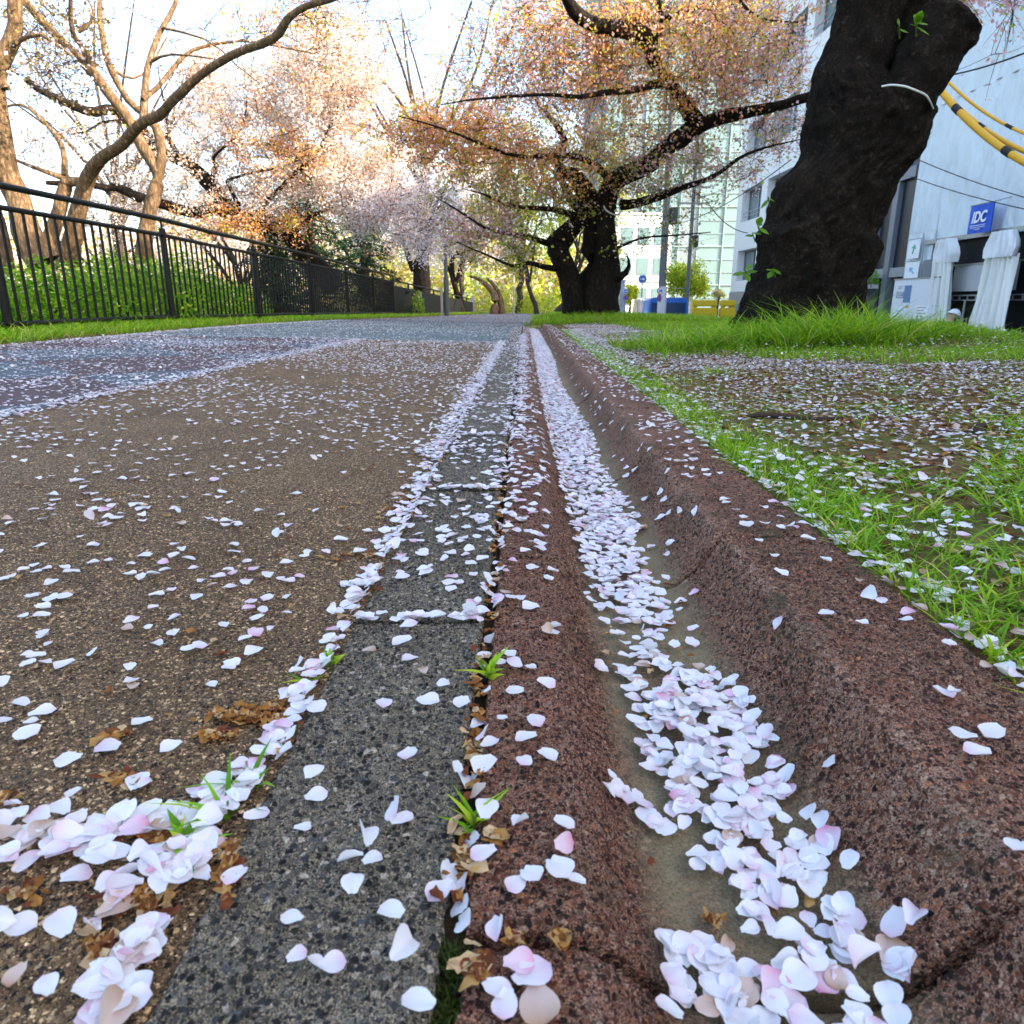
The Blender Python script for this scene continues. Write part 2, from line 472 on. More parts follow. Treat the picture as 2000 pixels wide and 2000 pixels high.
# ---- kerb of grey blocks, gutter of red channel stones, each block its own piece
def block(name, us, zs, y0, y1, dy, mat, parent, attrs, endround=.004):
    ys = np.arange(y0, y1 + 1e-6, (y1 - y0) / max(2, round((y1 - y0) / dy)))
    e = np.array([0, .0015, endround])
    ys = np.unique(np.concatenate([y0 + e, y1 - e, ys[(ys > y0 + endround) & (ys < y1 - endround)]]))
    de = np.minimum(ys - y0, y1 - ys)
    fall = np.where(de < endround, -(endround - de) ** 2 / endround * .8, 0)
    U, Y = np.meshgrid(us, ys)
    Z = np.repeat(zs[None, :], len(ys), 0) + fall[:, None] + drop(Y)
    # hand-laid: every stone sits a hair differently
    Z = Z + random.uniform(-.0012, .0012) + (Y - (y0 + y1) / 2) * random.uniform(-.003, .003)
    X = U + kx(Y) + random.uniform(-.0015, .0015)
    V = np.stack([X, Y, Z], -1)
    ny, nu = U.shape
    n0 = ny * nu
    low = V.copy().reshape(-1, 3)
    ring = np.concatenate([np.arange(nu), np.arange(1, ny) * nu + nu - 1, (ny - 1) * nu + np.arange(nu - 2, -1, -1), np.arange(ny - 2, 0, -1) * nu])
    sk = low[ring].copy(); sk[:, 2] = min(zs.min() - .05, -.07) + drop(sk[:, 1])
    allV = np.concatenate([low, sk])
    i = np.arange(ny - 1)[:, None] * nu + np.arange(nu - 1)[None, :]
    Fc = np.stack([i, i + 1, i + 1 + nu, i + nu], -1).reshape(-1, 4)
    r2 = n0 + np.arange(len(ring))
    Fs = np.stack([ring, r2, np.roll(r2, -1), np.roll(ring, -1)], -1)
    ex = {}
    for k, fn in attrs.items():
        a = np.repeat(fn(us)[None, :], ny, 0).ravel()
        ex[k] = np.concatenate([a, a[ring]])
    return link(name, np_mesh(name, allV, np.concatenate([Fc, Fs]), smooth=True, extra=ex), mat, parent)

kerb = empty('kerb', (-.11, .14, 0)); kerb['kind'] = 'structure'
ku_f = np.concatenate([[-.178, -.1775, -.176, -.173], np.linspace(-.170, -.050, 58), [-.047, -.044, -.0425, -.042]])
ku_c = np.concatenate([[-.178, -.1775, -.176, -.173], np.linspace(-.170, -.050, 14), [-.047, -.044, -.0425, -.042]])
def kz(us):
    d = np.minimum(us + .178, -.042 - us)
    return np.where(d < .005, -((.005 - d) ** 2) / .005 * .9, 0)
y, k = -.41, 0
kattr = {'sand': lambda u: 0 * u, 'worn': lambda u: 0 * u, 'moss': lambda u: .25 + 0 * u}
while y < GEND - .1:
    fine = y < 1.3
    us = ku_f if fine else ku_c
    block('kerb_block', us, kz(us), y + .0035, y + .5465, .0025 if y < .7 else (.004 if fine else .03), M['kerb'], kerb, kattr)
    y += .55
gut = empty('gutter', (.18, .14, 0)); gut['kind'] = 'structure'
def refine(u0, st):
    a = [np.linspace(p, q, max(2, int(math.ceil((q - p) / st)) + 1))[:-1] for p, q in zip(u0[:-1], u0[1:])]
    return np.concatenate(a + [u0[-1:]])
def smoothz(us):
    k = np.linspace(-.0035, .0035, 7)
    z = np.mean([np.interp(us + q, GU, GZ) for q in k], 0)
    return np.where((us < -.025) | (us > .390), np.interp(us, GU, GZ), z)
gattr = {'sand': lambda u: np.clip((u - .070) / .03, 0, 1) * np.clip((.222 - u) / .03, 0, 1),
         'worn': lambda u: np.exp(-((u - .262) / .014) ** 2) + .5 * np.exp(-((u - .040) / .010) ** 2),
         'moss': lambda u: .35 + .65 * np.clip((u - .20) / .03, 0, 1)}
y = -.29
while y < GEND - .1:
    fine = y < 1.3
    us = refine(GU, .0028 if y < .8 else (.0045 if fine else .02))
    block('channel_stone', us, smoothz(us), y + .002, y + .587, .0028 if y < .8 else (.0045 if fine else .03), M['gutter'], gut, gattr, .006)
    y += .591

# ================================================================== PETALS
def petal_template(nl, nw, cup, curl, fold, notch, wid, seed):
    """one cherry petal, unit length along +y from its base; returns V, F, along"""
    r = np.random.default_rng(seed)
    t = np.linspace(0, 1, nl + 1); s = np.linspace(-1, 1, nw + 1)
    w = wid * (np.sin(np.pi * np.clip(t, 0, 1) ** .80) ** .62) * .5 + .035 * (1 - t)
    w[-1] = wid * .20
    T, S = np.meshgrid(t, s, indexing='ij')
    W = np.repeat(w[:, None], nw + 1, 1)
    X = S * W
    Y = T - notch * (1 - np.abs(S)) * np.clip((T - .7) / .3, 0, 1) - .06 * S ** 2 * T
    Z = cup * (X / (.5 * wid)) ** 2 * .18 + curl * (T - .45) ** 2 * .5 + fold * np.abs(X) * .55
    Z = Z + .03 * np.sin(7 * T + r.uniform(0, 6)) * S + .02 * np.sin(5 * S + 3 * T + r.uniform(0, 6))
    V = np.stack([X, Y - .5, Z - Z.mean()], -1).reshape(-1, 3)
    n = nw + 1
    i = np.arange(nl)[:, None] * n + np.arange(nw)[None, :]
    Fc = np.stack([i, i + 1, i + 1 + n, i + n], -1).reshape(-1, 4)
    return V, Fc, T.ravel()
TONES = {  # body, base-of-petal
    'white': ((.86, .86, .88), (.85, .77, .82)),
    'blush': ((.85, .81, .85), (.80, .56, .67)),
    'pink': ((.82, .64, .74), (.74, .30, .46)),
    'browned': ((.68, .53, .46), (.46, .26, .14)),
}
def tone_col(tone, along, jit):
    a, b = np.array(TONES[tone][0]), np.array(TONES[tone][1])
    f = np.clip(1 - along * 1.7, 0, 1)[:, None] ** 1.5
    return np.clip((a * (1 - f) + b * f) * jit, 0, .95)
PET = {}
def petal_mesh(tone, k):
    key = (tone, k)
    if key not in PET:
        r = np.random.default_rng(100 + k)
        V, Fc, al = petal_template(7, 6, r.uniform(-.1, .7), r.uniform(-.35, .5), r.choice([0, 0, 0, .3, -.2]), r.uniform(.02, .12), r.uniform(.66, .86), k)
        if k % 7 == 6:      # folded over
            V = V.copy(); b = V[:, 0] > .02
            V[b, 2] += (V[b, 0] - .02) * 1.1; V[b, 0] = .02 + (V[b, 0] - .02) * .35
        PET[key] = np_mesh('petal', V, Fc, col=tone_col(tone, al, r.uniform(.96, 1.02)), smooth=True)
        PET[key].materials.append(M['petal'])
    return PET[key]

PX, PY, PO, PZn = [], [], [], []      # x, y, height above surface, zone
ZONES = ['path', 'edge', 'kerb', 'seam', 'lip', 'bed', 'wall', 'top', 'verge', 'far']
def addp(x, y, off, zone):
    x = np.atleast_1d(x); PX.append(x); PY.append(np.atleast_1d(y)); PO.append(np.broadcast_to(off, x.shape).copy()); PZn.append(np.full(x.shape, ZONES.index(zone)))
def scatter(n, u0, u1, y0, y1, zone, patch=0.0, ps=2.0, seed=0.0, lift=.0022, rel=True, cut=None):
    n = int(n)
    u = rng.uniform(u0, u1, n); y = rng.uniform(y0, y1, n)
    x = u + kx(y) if rel else u
    keep = np.ones(n, bool)
    if patch > 0:
        keep &= rng.uniform(0, 1, n) < np.clip(1 - patch * .5 + patch * wob(x, y, ps, seed), 0.02, 1)
    if cut is not None: keep &= cut(x, y)
    addp(x[keep], y[keep], lift + rng.uniform(0, .0025, keep.sum()), zone)

# --- traced one by one from the photograph where they lie singly
def crop_pts(ox, oy, pts, s=700 / 1932): return [(ox + a * s, oy + b * s) for a, b in pts]
kerb_pts = crop_pts(650, 1300, [(490, 40), (595, 115), (280, 220), (510, 200), (410, 490), (180, 955), (100, 1058), (212, 1062), (110, 1210), (320, 1350), (372, 1552), (372, 850), (330, 815), (465, 1835), (640, 1130), (580, 1240), (0, 1640)]) + \
    crop_pts(0, 1300, [(1690, 595), (1705, 728), (1630, 898), (1275, 1160), (1580, 1380), (1600, 1592), (1722, 1650), (1385, 825)]) + \
    crop_pts(650, 600, [(1180, 965 - 0), (670, 1003), (690, 1050), (790, 1068), (840, 1045), (540, 1078), (690, 1098), (655, 1140), (795, 1208), (590, 1255), (640, 1240), (700, 1255), (775, 1250), (490, 1325), (480, 1345), (630, 1335), (735, 1312), (600, 1365), (715, 1345), (385, 1375), (365, 1445), (490, 1425), (500, 1440), (515, 1412), (755, 1450), (650, 1470), (635, 1495), (680, 1497), (640, 1525), (750, 1610), (410, 1730), (375, 1815), (195, 1862), (420, 1910), (810, 900), (865, 962), (785, 963)][1:])
lip_pts = crop_pts(650, 1300, [(1065, 30), (1150, 110), (985, 150), (915, 305), (1090, 310), (1045, 400), (1035, 535), (1155, 505), (1015, 857), (1245, 875), (1245, 1005), (1065, 1140), (990, 1195), (1215, 1105), (1320, 1185), (1070, 1690), (930, 1855), (1110, 1842), (880, 1770), (1000, 1630), (980, 10)]) + \
    crop_pts(650, 600, [(1150, 1117), (1050, 1218), (1100, 1237), (1120, 1283), (1040, 1325), (970, 1375), (930, 1430), (955, 1575), (1015, 1580), (885, 1630), (1170, 1765), (1200, 1745), (1155, 1772), (945, 1885), (1020, 1055), (950, 1120), (1070, 1625)])
seam_pts = crop_pts(650, 1300, [(845, 440), (820, 545), (775, 625), (830, 800), (815, 1038), (700, 1220), (700, 1420), (690, 1350), (780, 330), (830, 165), (780, 705), (740, 985), (890, 1440)]) + \
    crop_pts(650, 600, [(910, 1200), (930, 1220), (910, 1270), (880, 1390), (870, 1450), (865, 1478), (850, 1505), (850, 1565), (895, 1590), (935, 1548), (870, 870), (770, 1660), (850, 1790), (820, 1895)])
path_pts = crop_pts(0, 1300, [(120, 215), (230, 265), (170, 320), (770, 320), (710, 105), (720, 125), (1140, 115), (585, 460), (930, 460), (375, 530), (745, 648), (155, 1075), (415, 1165), (340, 1425), (500, 1430), (95, 1690), (100, 1420), (20, 1410), (15, 110), (1235, 30), (1250, 5), (355, 5), (160, 5), (5, 320), (145, 380), (260, 1755), (850, 1435)]) + \
    crop_pts(0, 600, [(150, 1885), (200, 1895), (500, 1885), (260, 1830), (240, 1770), (230, 1790), (710, 1705), (690, 1740), (800, 1742), (935, 1768), (850, 1830), (1020, 1855), (1075, 1840), (1375, 1765), (1325, 1805), (1365, 1865), (1460, 1745), (1390, 1688), (1205, 1722), (940, 1685), (1545, 1665), (1445, 1582), (1550, 1575), (1355, 1605), (1340, 1637), (1420, 1643), (1060, 1577), (830, 1630), (845, 1563), (925, 1535), (1145, 1508), (1240, 1525), (1330, 1495), (1085, 1490), (1175, 1465), (765, 1468), (830, 1448), (700, 1450), (890, 1425), (1045, 1420), (710, 1398), (880, 1392), (505, 1390), (585, 1378), (785, 1353), (940, 1345), (1020, 1370), (980, 1315), (505, 1290), (945, 1290), (1260, 1290), (1265, 1330), (1335, 1385), (1230, 1425), (1260, 1445), (1370, 1422), (1445, 1455), (1510, 1475), (1615, 1462), (1545, 1388), (1660, 1335), (1640, 1350), (1760, 1325), (1500, 1225), (1490, 1245), (1270, 1175), (1220, 1160), (230, 1680), (130, 1680), (230, 1625), (280, 1580), (170, 1568), (340, 1575), (60, 1465), (190, 1400), (250, 1420), (200, 1440), (390, 1440), (350, 1415), (130, 1425)])
top_pts = crop_pts(1300, 1300, [(1490, 165), (1545, 160), (1600, 385), (1760, 370), (1675, 480), (1890, 995), (1725, 15)]) + \
    crop_pts(1300, 600, [(620, 1440), (860, 1370), (1090, 1405), (1040, 1490), (585, 1355), (500, 1265), (770, 1255), (850, 1250), (535, 1180), (420, 1145), (740, 1175), (815, 1188), (860, 1670), (1055, 1715), (1290, 1705), (1300, 1660), (1355, 1640), (1160, 1600), (1095, 1570), (1560, 1795), (1520, 1830), (320, 1050), (580, 1060), (380, 1100), (670, 1100), (215, 890), (225, 915), (290, 905), (135, 925), (140, 877), (1760, 1825), (95, 740), (20, 720), (150, 828), (320, 830), (95, 838), (1480, 1590), (1410, 1530), (1390, 1500), (1210, 1437), (1320, 1470), (1000, 1262), (1000, 1250)])
wall_pts = crop_pts(1300, 1300, [(870, 560), (1330, 1390), (360, 95)]) + crop_pts(1300, 600, [(150, 1555), (75, 1640), (80, 1595), (20, 1285), (600, 1740)]) + crop_pts(650, 600, [(1815, 1285), (1800, 1350), (1515, 815), (1580, 920), (1560, 835)])
for pts, zone in ((kerb_pts, 'kerb'), (lip_pts, 'lip'), (seam_pts, 'seam'), (path_pts, 'path'), (top_pts, 'top'), (wall_pts, 'wall')):
    q = np.array([on_surf(*p) for p in pts])
    addp(q[:, 0], q[:, 1], .0022 + rng.uniform(0, .002, len(q)), zone)

# --- drifts and thinner scatter
# heap across the path at the very front, and along the kerb's left edge
for p0, p1, wpx, n in (((0, 1650), (330, 1612), 54, 52), ((330, 1612), (480, 1540), 50, 30), ((185, 1745), (400, 1685), 46, 28), ((190, 1995), (320, 1840), 60, 34), ((480, 1540), (545, 1440), 30, 18), ((330, 1740), (410, 1640), 36, 14)):
    t = rng.uniform(0, 1, n); w = rng.normal(0, .5, n)
    qs = np.array([on_surf(p0[0] + (p1[0] - p0[0]) * a + rng.normal(0, 5), p0[1] + (p1[1] - p0[1]) * a + b * wpx) for a, b in zip(t, w)])
    qs = qs[qs[:, 0] - kx(qs[:, 1]) < -.181]
    addp(qs[:, 0], qs[:, 1], .003 + rng.uniform(0, .006, len(qs)), 'edge')
def line(u, sd, y0, y1, per_m, zone, lift=.009):
    n = int(per_m * (y1 - y0)); y = rng.uniform(y0, y1, n)
    k = rng.uniform(0, 1, n) < np.clip(.62 + .5 * wob(0 * y + u, y, 9.0, u * 40), .05, 1)
    y = y[k]; n = len(y)
    addp(rng.normal(u, sd, n) + kx(y), y, .002 + rng.uniform(0, lift, n), zone)
line(-.190, .008, .45, .80, 210, 'edge'); line(-.192, .010, .75, 1.1, 230, 'edge'); line(-.194, .012, 1.1, 1.6, 330, 'edge'); line(-.200, .020, 1.5, 6.4, 620, 'edge', .012)
line(-.182, .006, .75, 2.5, 60, 'kerb')
line(-.038, .009, .42, 1.0, 70, 'seam'); line(-.034, .014, 1.0, 1.7, 190, 'seam'); line(-.02, .022, 1.7, 8, 420, 'lip')
for yj in (.69, 1.24, 1.79, 2.34):      # petals caught in the joints between kerb blocks
    n = 26; addp(rng.uniform(-.172, -.045, n) + kx(yj), rng.normal(yj, .0035, n), .002 + rng.uniform(0, .004, n), 'kerb')
scatter(70, -.175, -.045, .75, 1.3, 'kerb', .7, 9, 4.); scatter(150, -.175, -.045, 1.3, 1.9, 'kerb', .7, 8, 5.); scatter(560 * .9, -.175, -.045, 1.9, 6, 'kerb', .3, 4, 5.); scatter(420, -.175, -.045, 6, GEND, 'kerb')
scatter(40, -.03, .045, .8, 1.3, 'lip', .8, 9, 1.); scatter(130, -.03, .05, 1.2, 2.2, 'lip', .4); scatter(380, -.03, .055, 2.2, GEND, 'lip')
scatter(45, .275, .395, .9, 1.6, 'top', .9, 6, 2.); scatter(190, .275, .395, 1.5, 2.3, 'top', .9, 5, 3.4); scatter(330, .275, .395, 2.3, 6, 'top', .5); scatter(260, .275, .395, 6, GEND, 'top')
scatter(60, .215, .26, .9, 3, 'wall', .6, 5, 2.); scatter(40, .215, .26, 3, GEND, 'wall')
# brown asphalt strip: few near the lens, more with distance, in loose drifts
scatter(90, -1.45, -.2, .45, 1.1, 'path', .8, 6, 1.); scatter(420, -1.45, -.2, 1.0, 1.7, 'path', .9, 5, 2.); scatter(820, -1.45, -.2, 1.55, 2.4, 'path', .9, 4, 3.)
scatter(2100, -1.45, -.2, 2.3, 4, 'path', .7, 3, 4.); scatter(3200, -1.45, -.2, 4, 6.45, 'path', .5, 2, 5.)
n = 1900; y = rng.uniform(1.3, 6.4, n); addp(rng.normal(-1.45, .022 + .004 * y, n) + kx(y), y, .003 + rng.uniform(0, .006, n), 'path')
cutL = lambda x, y: (x > XL(y)) & (x < -1.45 + kx(y))
scatter(11500, -3.5, -1.45, 1.6, 6.5, 'path', .55, 2.2, 6., rel=False, cut=cutL)
cutP = lambda x, y: (x > XL(y)) & (x < XR(y))
scatter(9500, -3.5, .2, 6.4, 13.6, 'far', .5, 1.2, 7., rel=False, cut=cutP)
n = 2600; y = rng.uniform(3.5, 14, n); addp(XL(y) + np.abs(rng.normal(0, .09, n)), y, .004 + rng.uniform(0, .006, n), 'far')
scatter(12000, -3.3, 2.5, 13.6, 40, 'far', .4, .6, 8., rel=False, cut=cutP, lift=.004)
# the gutter bed: drift traced row by row (photo row, left, right, layers)
bed = [(640, 1026, 1050, 3.2), (700, 1040, 1082, 3.2), (745, 1047, 1093, 3.2), (832, 1064, 1152, 3.0), (908, 1086, 1178, 2.4), (962, 1094, 1215, 2.0), (1035, 1118, 1258, 2.2), (1107, 1136, 1266, 2.0), (1180, 1160, 1305, 1.7), (1225, 1185, 1335, 1.0), (1300, 1180, 1370, .6), (1350, 1230, 1440, 1.8), (1395, 1235, 1478, 2.6), (1440, 1240, 1525, 2.9), (1490, 1250, 1538, 2.9), (1545, 1265, 1552, 2.6), (1600, 1285, 1570, 2.2), (1650, 1300, 1630, 1.5), (1705, 1350, 1665, 1.3), (1750, 1390, 1690, 1.3), (1800, 1430, 1740, 1.4), (1860, 1440, 1800, 1.5), (1930, 1400, 1810, 1.6), (2000, 1380, 1810, 1.7)]
by, bl, br, bc = [], [], [], []
for row, a, b, c in bed:
    p, q = on_surf(a, row), on_surf(b, row)
    by.append((p[1] + q[1]) / 2); bl.append(p[0] - kx(p[1])); br.append(q[0] - kx(q[1])); bc.append(c)
by, bl, br, bc = [np.array(v)[::-1] for v in (by, bl, br, bc)]
bl = np.clip(bl, .060, .2); br = np.clip(br, .12, .232)
parea = .019 * .0125 * .8
for y0, y1, st in ((.22, 2.2, .02), (2.2, GEND, .1)):
    for ya in np.arange(y0, y1, st):
        a, b, c = np.interp(ya, by, bl), np.interp(ya, by, br), np.interp(ya, by, bc)
        n = rng.poisson(max(0, (b - a) * st * c / parea * (.8 if ya < 2 else .62)))
        s = rng.beta(1.5, 1.5, n); u = a + (b - a) * s; yy = ya + rng.uniform(0, st, n)
        hgt = np.clip((c - .7) * .005, .001, .010) * np.sin(np.pi * np.clip(s, .05, .95))
        addp(u + kx(yy), yy, .0025 + rng.uniform(0, 1, n) * hgt + .001, 'bed')
q = np.array([on_surf(a, b) for a, b in zip(rng.uniform(1300, 1440, 30), rng.uniform(1850, 1995, 30))]); addp(q[:, 0], q[:, 1], .003 + rng.uniform(0, .004, 30), 'bed')
q = np.array([on_surf(1185 + 130 * t + rng.normal(0, 9), 1520 + 130 * t + rng.normal(0, 9)) for t in rng.uniform(0, 1, 12)]); addp(q[:, 0], q[:, 1], .003, 'bed')
scatter(60, .075, .20, .55, 1.2, 'bed')
# verge: carpet under the trees
def bare(x, y):          # trodden ground between grass patches: 1 = bare
    u = x - kx(y)
    b = np.clip((u - .55) / .2, 0, 1) * (.72 + .8 * wob(x, y, 2.3, 2.4))
    b = b + 1.2 * np.exp(-((y - 2.5) / 1.1) ** 2) * np.clip((u - .7) / .3, 0, 1) * np.clip((3.2 - x) / .5, 0, 1)
    b = b + 1.6 * np.clip((y - 5.6) / .6, 0, 1) * np.clip((11.3 - y) / .4, 0, 1) * np.clip((2.15 - x) / .3, 0, 1) * np.clip((u - .55) / .15, 0, 1)
    b = np.where((y > 3.3) & (x > 1.0) & (y < 11.5), b * np.clip((1.6 - x) / .5 + np.clip((4.0 - y) / .8, 0, 1) * np.clip((2.2 - x) / .8, 0, 1), 0, 1), b)
    return np.clip(np.where(y > 11.5, 0, b), 0, 1)
def cutV(lo, hi): return lambda x, y: rng.uniform(0, 1, x.shape) < lo + (hi - lo) * bare(x, y)
scatter(13000, .42, 3.6, .4, 3.4, 'verge', lift=.004, cut=cutV(.40, 1.)); scatter(17000, .42, 3.7, 3.2, 6.5, 'verge', lift=.005, cut=cutV(.06, 1.)); scatter(24000, .42, 3.7, 6.2, 11.6, 'verge', lift=.004, cut=cutV(.03, 1.))
scatter(650, .43, 1.6, .5, 2.1, 'verge', .8, 4, 2., lift=.006); scatter(330, .41, .60, .5, 3.0, 'verge', .6, 5, 1., lift=.016); scatter(1500, .41, .62, 3.0, 8.5, 'verge', lift=.02); scatter(900, 1.2, 3.6, 3.2, 7, 'verge', lift=.045); line(.410, .012, .5, 2.0, 150, 'verge', .006); line(.425, .02, 1.9, 6, 260, 'verge', .006)

X = np.concatenate(PX); Y = np.concatenate(PY); O = np.concatenate(PO); ZN = np.concatenate(PZn)
Zs = surf(X, Y); e = .004
nx = -(surf(X + e, Y) - surf(X - e, Y)) / (2 * e); nyv = -(surf(X, Y + e) - surf(X, Y - e)) / (2 * e)
nx = np.clip(nx, -1.6, 1.6); nyv = np.clip(nyv, -.3, .3)
nx = nx * np.where(ZN == ZONES.index('verge'), .4, 1)
N = np.stack([nx, nyv, np.ones_like(nx)], -1); N /= np.linalg.norm(N, axis=1, keepdims=True)
tilt = np.where(rng.uniform(0, 1, len(X)) < .06, .5, .10) * np.where(ZN == ZONES.index('bed'), 1.2, 1)
N = N + rng.normal(0, 1, N.shape) * tilt[:, None]; N[:, 2] = np.abs(N[:, 2]) + .12; N /= np.linalg.norm(N, axis=1, keepdims=True)
yaw = rng.uniform(0, 2 * np.pi, len(X))
A = np.stack([np.cos(yaw), np.sin(yaw), np.zeros_like(yaw)], -1)
Tx = np.cross(A, N); Tx /= np.linalg.norm(Tx, axis=1, keepdims=True); Ty = np.cross(N, Tx)
size = np.clip(rng.normal(.0164, .0027, len(X)), .0105, .022)
lift = O + .0008 + np.abs(1 - N[:, 2]) * size * .5
Pw = np.stack([X, Y, Zs + lift], -1)
tone = rng.choice(4, len(X), p=[.62, .28, .06, .04])
tone = np.where((ZN == ZONES.index('verge')) & (rng.uniform(0, 1, len(X)) < .2), 3, tone)
ppx, ppy, pdep = proj(Pw)
inf = (ppx > -10) & (ppx < 2010) & (ppy > 400) & (ppy < 2015) & (pdep > .1)
order = np.argsort(np.where(inf, pdep, 1e9))
IND = order[:300]
rest = np.ones(len(X), bool); rest[IND] = False
rest &= (pdep > .1) | (Y < .5)
WHERE = {'path': ('lying on the brown asphalt', 'petals scattered on the brown asphalt'), 'edge': ('heaped against the left side of the grey kerb', 'petals heaped along the kerb edge'),
         'kerb': ('lying on top of the grey kerb blocks', 'petals on the grey kerb blocks'), 'seam': ('caught in the seam between grey kerb and red gutter', 'petals in the kerb seam'),
         'lip': ('lying on the flat red lip of the gutter', 'petals on the gutter lip'), 'bed': ('in the long petal drift on the gutter bed', 'petals drifted in the gutter bed'),
         'wall': ('stuck on the sloping red gutter wall', 'petals on the gutter wall'), 'top': ('lying on the red kerb top beside the grass', 'petals on the red kerb top'),
         'verge': ('among the grass of the verge', 'petals on the verge'), 'far': ('lying on the paving', 'petals on the paving')}
TN = ['white', 'blush', 'pink', 'browned']
TW = {'white': 'white cherry petal', 'blush': 'pink-based white cherry petal', 'pink': 'deep pink cherry petal', 'browned': 'wilted browned cherry petal'}
for j, i in enumerate(IND):
    tn = TN[tone[i]]; wh = WHERE[ZONES[ZN[i]]]
    o = link('petal', petal_mesh(tn, int(rng.integers(0, 15))), None)
    m3 = Matrix(((Tx[i, 0], Ty[i, 0], N[i, 0]), (Tx[i, 1], Ty[i, 1], N[i, 1]), (Tx[i, 2], Ty[i, 2], N[i, 2])))
    o.location = Pw[i]; o.rotation_euler = m3.to_euler(); s = float(size[i]) * 1.05; o.scale = (s, s, s)
    tag(o, TW[tn] + ' ' + wh[0], 'petal', wh[1] + ', ' + tn)
def petal_stuff(name, mask, lods):
    Vs, Fs, Cs, off = [], [], [], 0
    idx = np.nonzero(mask)[0]
    var = rng.integers(0, len(lods), len(idx))
    for k, (V, Fc, al) in enumerate(lods):
        sub = idx[var == k]
        if not len(sub): continue
        W = Pw[sub][:, None, :] + size[sub][:, None, None] * (V[None, :, 0:1] * Tx[sub][:, None, :] + V[None, :, 1:2] * Ty[sub][:, None, :] + V[None, :, 2:3] * N[sub][:, None, :])
        body = np.array([TONES[t][0] for t in TN])[tone[sub]]; basec = np.array([TONES[t][1] for t in TN])[tone[sub]]
        f = np.clip(1 - al * 1.7, 0, 1)[None, :, None] ** 1.5
        C = (body[:, None, :] * (1 - f) + basec[:, None, :] * f) * rng.uniform(.9, 1.03, (len(sub), 1, 1))
        n = len(V)
        Vs.append(W.reshape(-1, 3)); Cs.append(np.clip(C.reshape(-1, 3), 0, .95))
        Fs.append((Fc[None] + (np.arange(len(sub)) * n)[:, None, None] + off).reshape(-1, 4)); off += n * len(sub)
    o = link(name, np_mesh(name, np.concatenate(Vs), np.concatenate(Fs), col=np.concatenate(Cs), smooth=True), M['petal'])
    return tag(o, 'countless fallen white and pink cherry petals strewn over path, gutter and verge', 'petals', kind='stuff')
def lodset(nl, nw, n):
    r = np.random.default_rng(5)
    return [petal_template(nl, nw, r.uniform(0, .9), r.uniform(-.4, .6), r.choice([0, 0, .3, -.2]), r.uniform(.02, .1), r.uniform(.66, .86), 50 + k) for k in range(n)]
size[pdep > 5] *= 1.15
petal_stuff('fallen_petals', rest & (pdep < 1.5), lodset(5, 4, 12))
petal_stuff('fallen_petals', rest & (pdep >= 1.5), lodset(2, 2, 6))

# ================================================================== LEAF LITTER, GRASS, WEEDS
def litter_mesh(Pl, Nl, sz, cols, name, label):
    """crumpled leaf scraps: a centre and an uneven rim of nine points each"""
    r = rng; n = len(Pl); g = 9
    an = np.linspace(0, 2 * np.pi, g, endpoint=False)[None] + r.normal(0, .12, (n, g))
    rad = .5 * (1 + .35 * np.sin(an * 2 + r.uniform(0, 6, (n, 1)))) * r.uniform(.55, 1.15, (n, g))
    el = r.uniform(1.0, 2.0, (n, 1)); lx, ly = np.cos(an) * rad, np.sin(an) * rad * el
    yw = r.uniform(0, 6.28, (n, 1)); c, s = np.cos(yw), np.sin(yw)
    xx = np.concatenate([np.zeros((n, 1)), lx * c - ly * s], 1) * sz[:, None]; yy = np.concatenate([np.zeros((n, 1)), lx * s + ly * c], 1) * sz[:, None]
    ph = r.uniform(0, 6, (n, 1))
    zz = np.concatenate([np.full((n, 1), .03), np.clip(.13 + .17 * np.sin(an * 2 + ph) + .10 * np.sin(an * 5 + 2 * ph), -.02, .5)], 1) * sz[:, None]
    zz = zz - (xx * Nl[:, 0:1] + yy * Nl[:, 1:2]) / Nl[:, 2:3]
    V = np.stack([Pl[:, 0:1] + xx, Pl[:, 1:2] + yy, Pl[:, 2:3] + zz], -1).reshape(-1, 3)
    k = np.arange(g); Fc = np.stack([0 * k, 1 + k, 1 + (k + 1) % g], -1)
    Fc = (Fc[None] + (np.arange(n) * (g + 1))[:, None, None]).reshape(-1, 3)
    C = np.repeat(cols, g + 1, 0) * r.uniform(.55, 1.35, (n * (g + 1), 1))
    o = link(name, np_mesh(name, V, Fc, col=np.clip(C, 0, 1), smooth=True), M['litter'])
    return tag(o, label, 'leaf litter', kind='stuff')
lp = []
for cx, cy, n, sx, sy in ((260, 1765, 26, 60, 22), (470, 1400, 26, 50, 14), (430, 1440, 14, 40, 8), (250, 1525, 10, 40, 10), (200, 1860, 10, 30, 40), (370, 1660, 22, 60, 30), (230, 1440, 8, 20, 14), (330, 1640, 16, 60, 16), (545, 1400, 10, 14, 30), (60, 1750, 7, 40, 20), (20, 1560, 5, 30, 10), (450, 1710, 10, 12, 50), (930, 1890, 10, 26, 26), (910, 1680, 16, 10, 30), (925, 1480, 10, 9, 40), (960, 1640, 5, 20, 8), (1005, 1838, 3, 6, 6), (1093, 1842, 3, 6, 8), (1395, 1800, 4, 20, 8), (930, 1330, 6, 6, 30), (770, 1000, 14, 30, 8), (660, 1090, 8, 60, 10), (790, 980, 10, 16, 10)):
    for _ in range(n):
        for __ in range(2): lp.append(on_surf(cx + rng.normal(0, sx * .6), cy + rng.normal(0, sy * .6)))
lp = np.array(lp)
n = 420; y = rng.uniform(.5, 4, n); x = rng.uniform(-1.4, -.2, n) + kx(y); lp = np.concatenate([lp, np.stack([x, y, surf(x, y)], -1)])
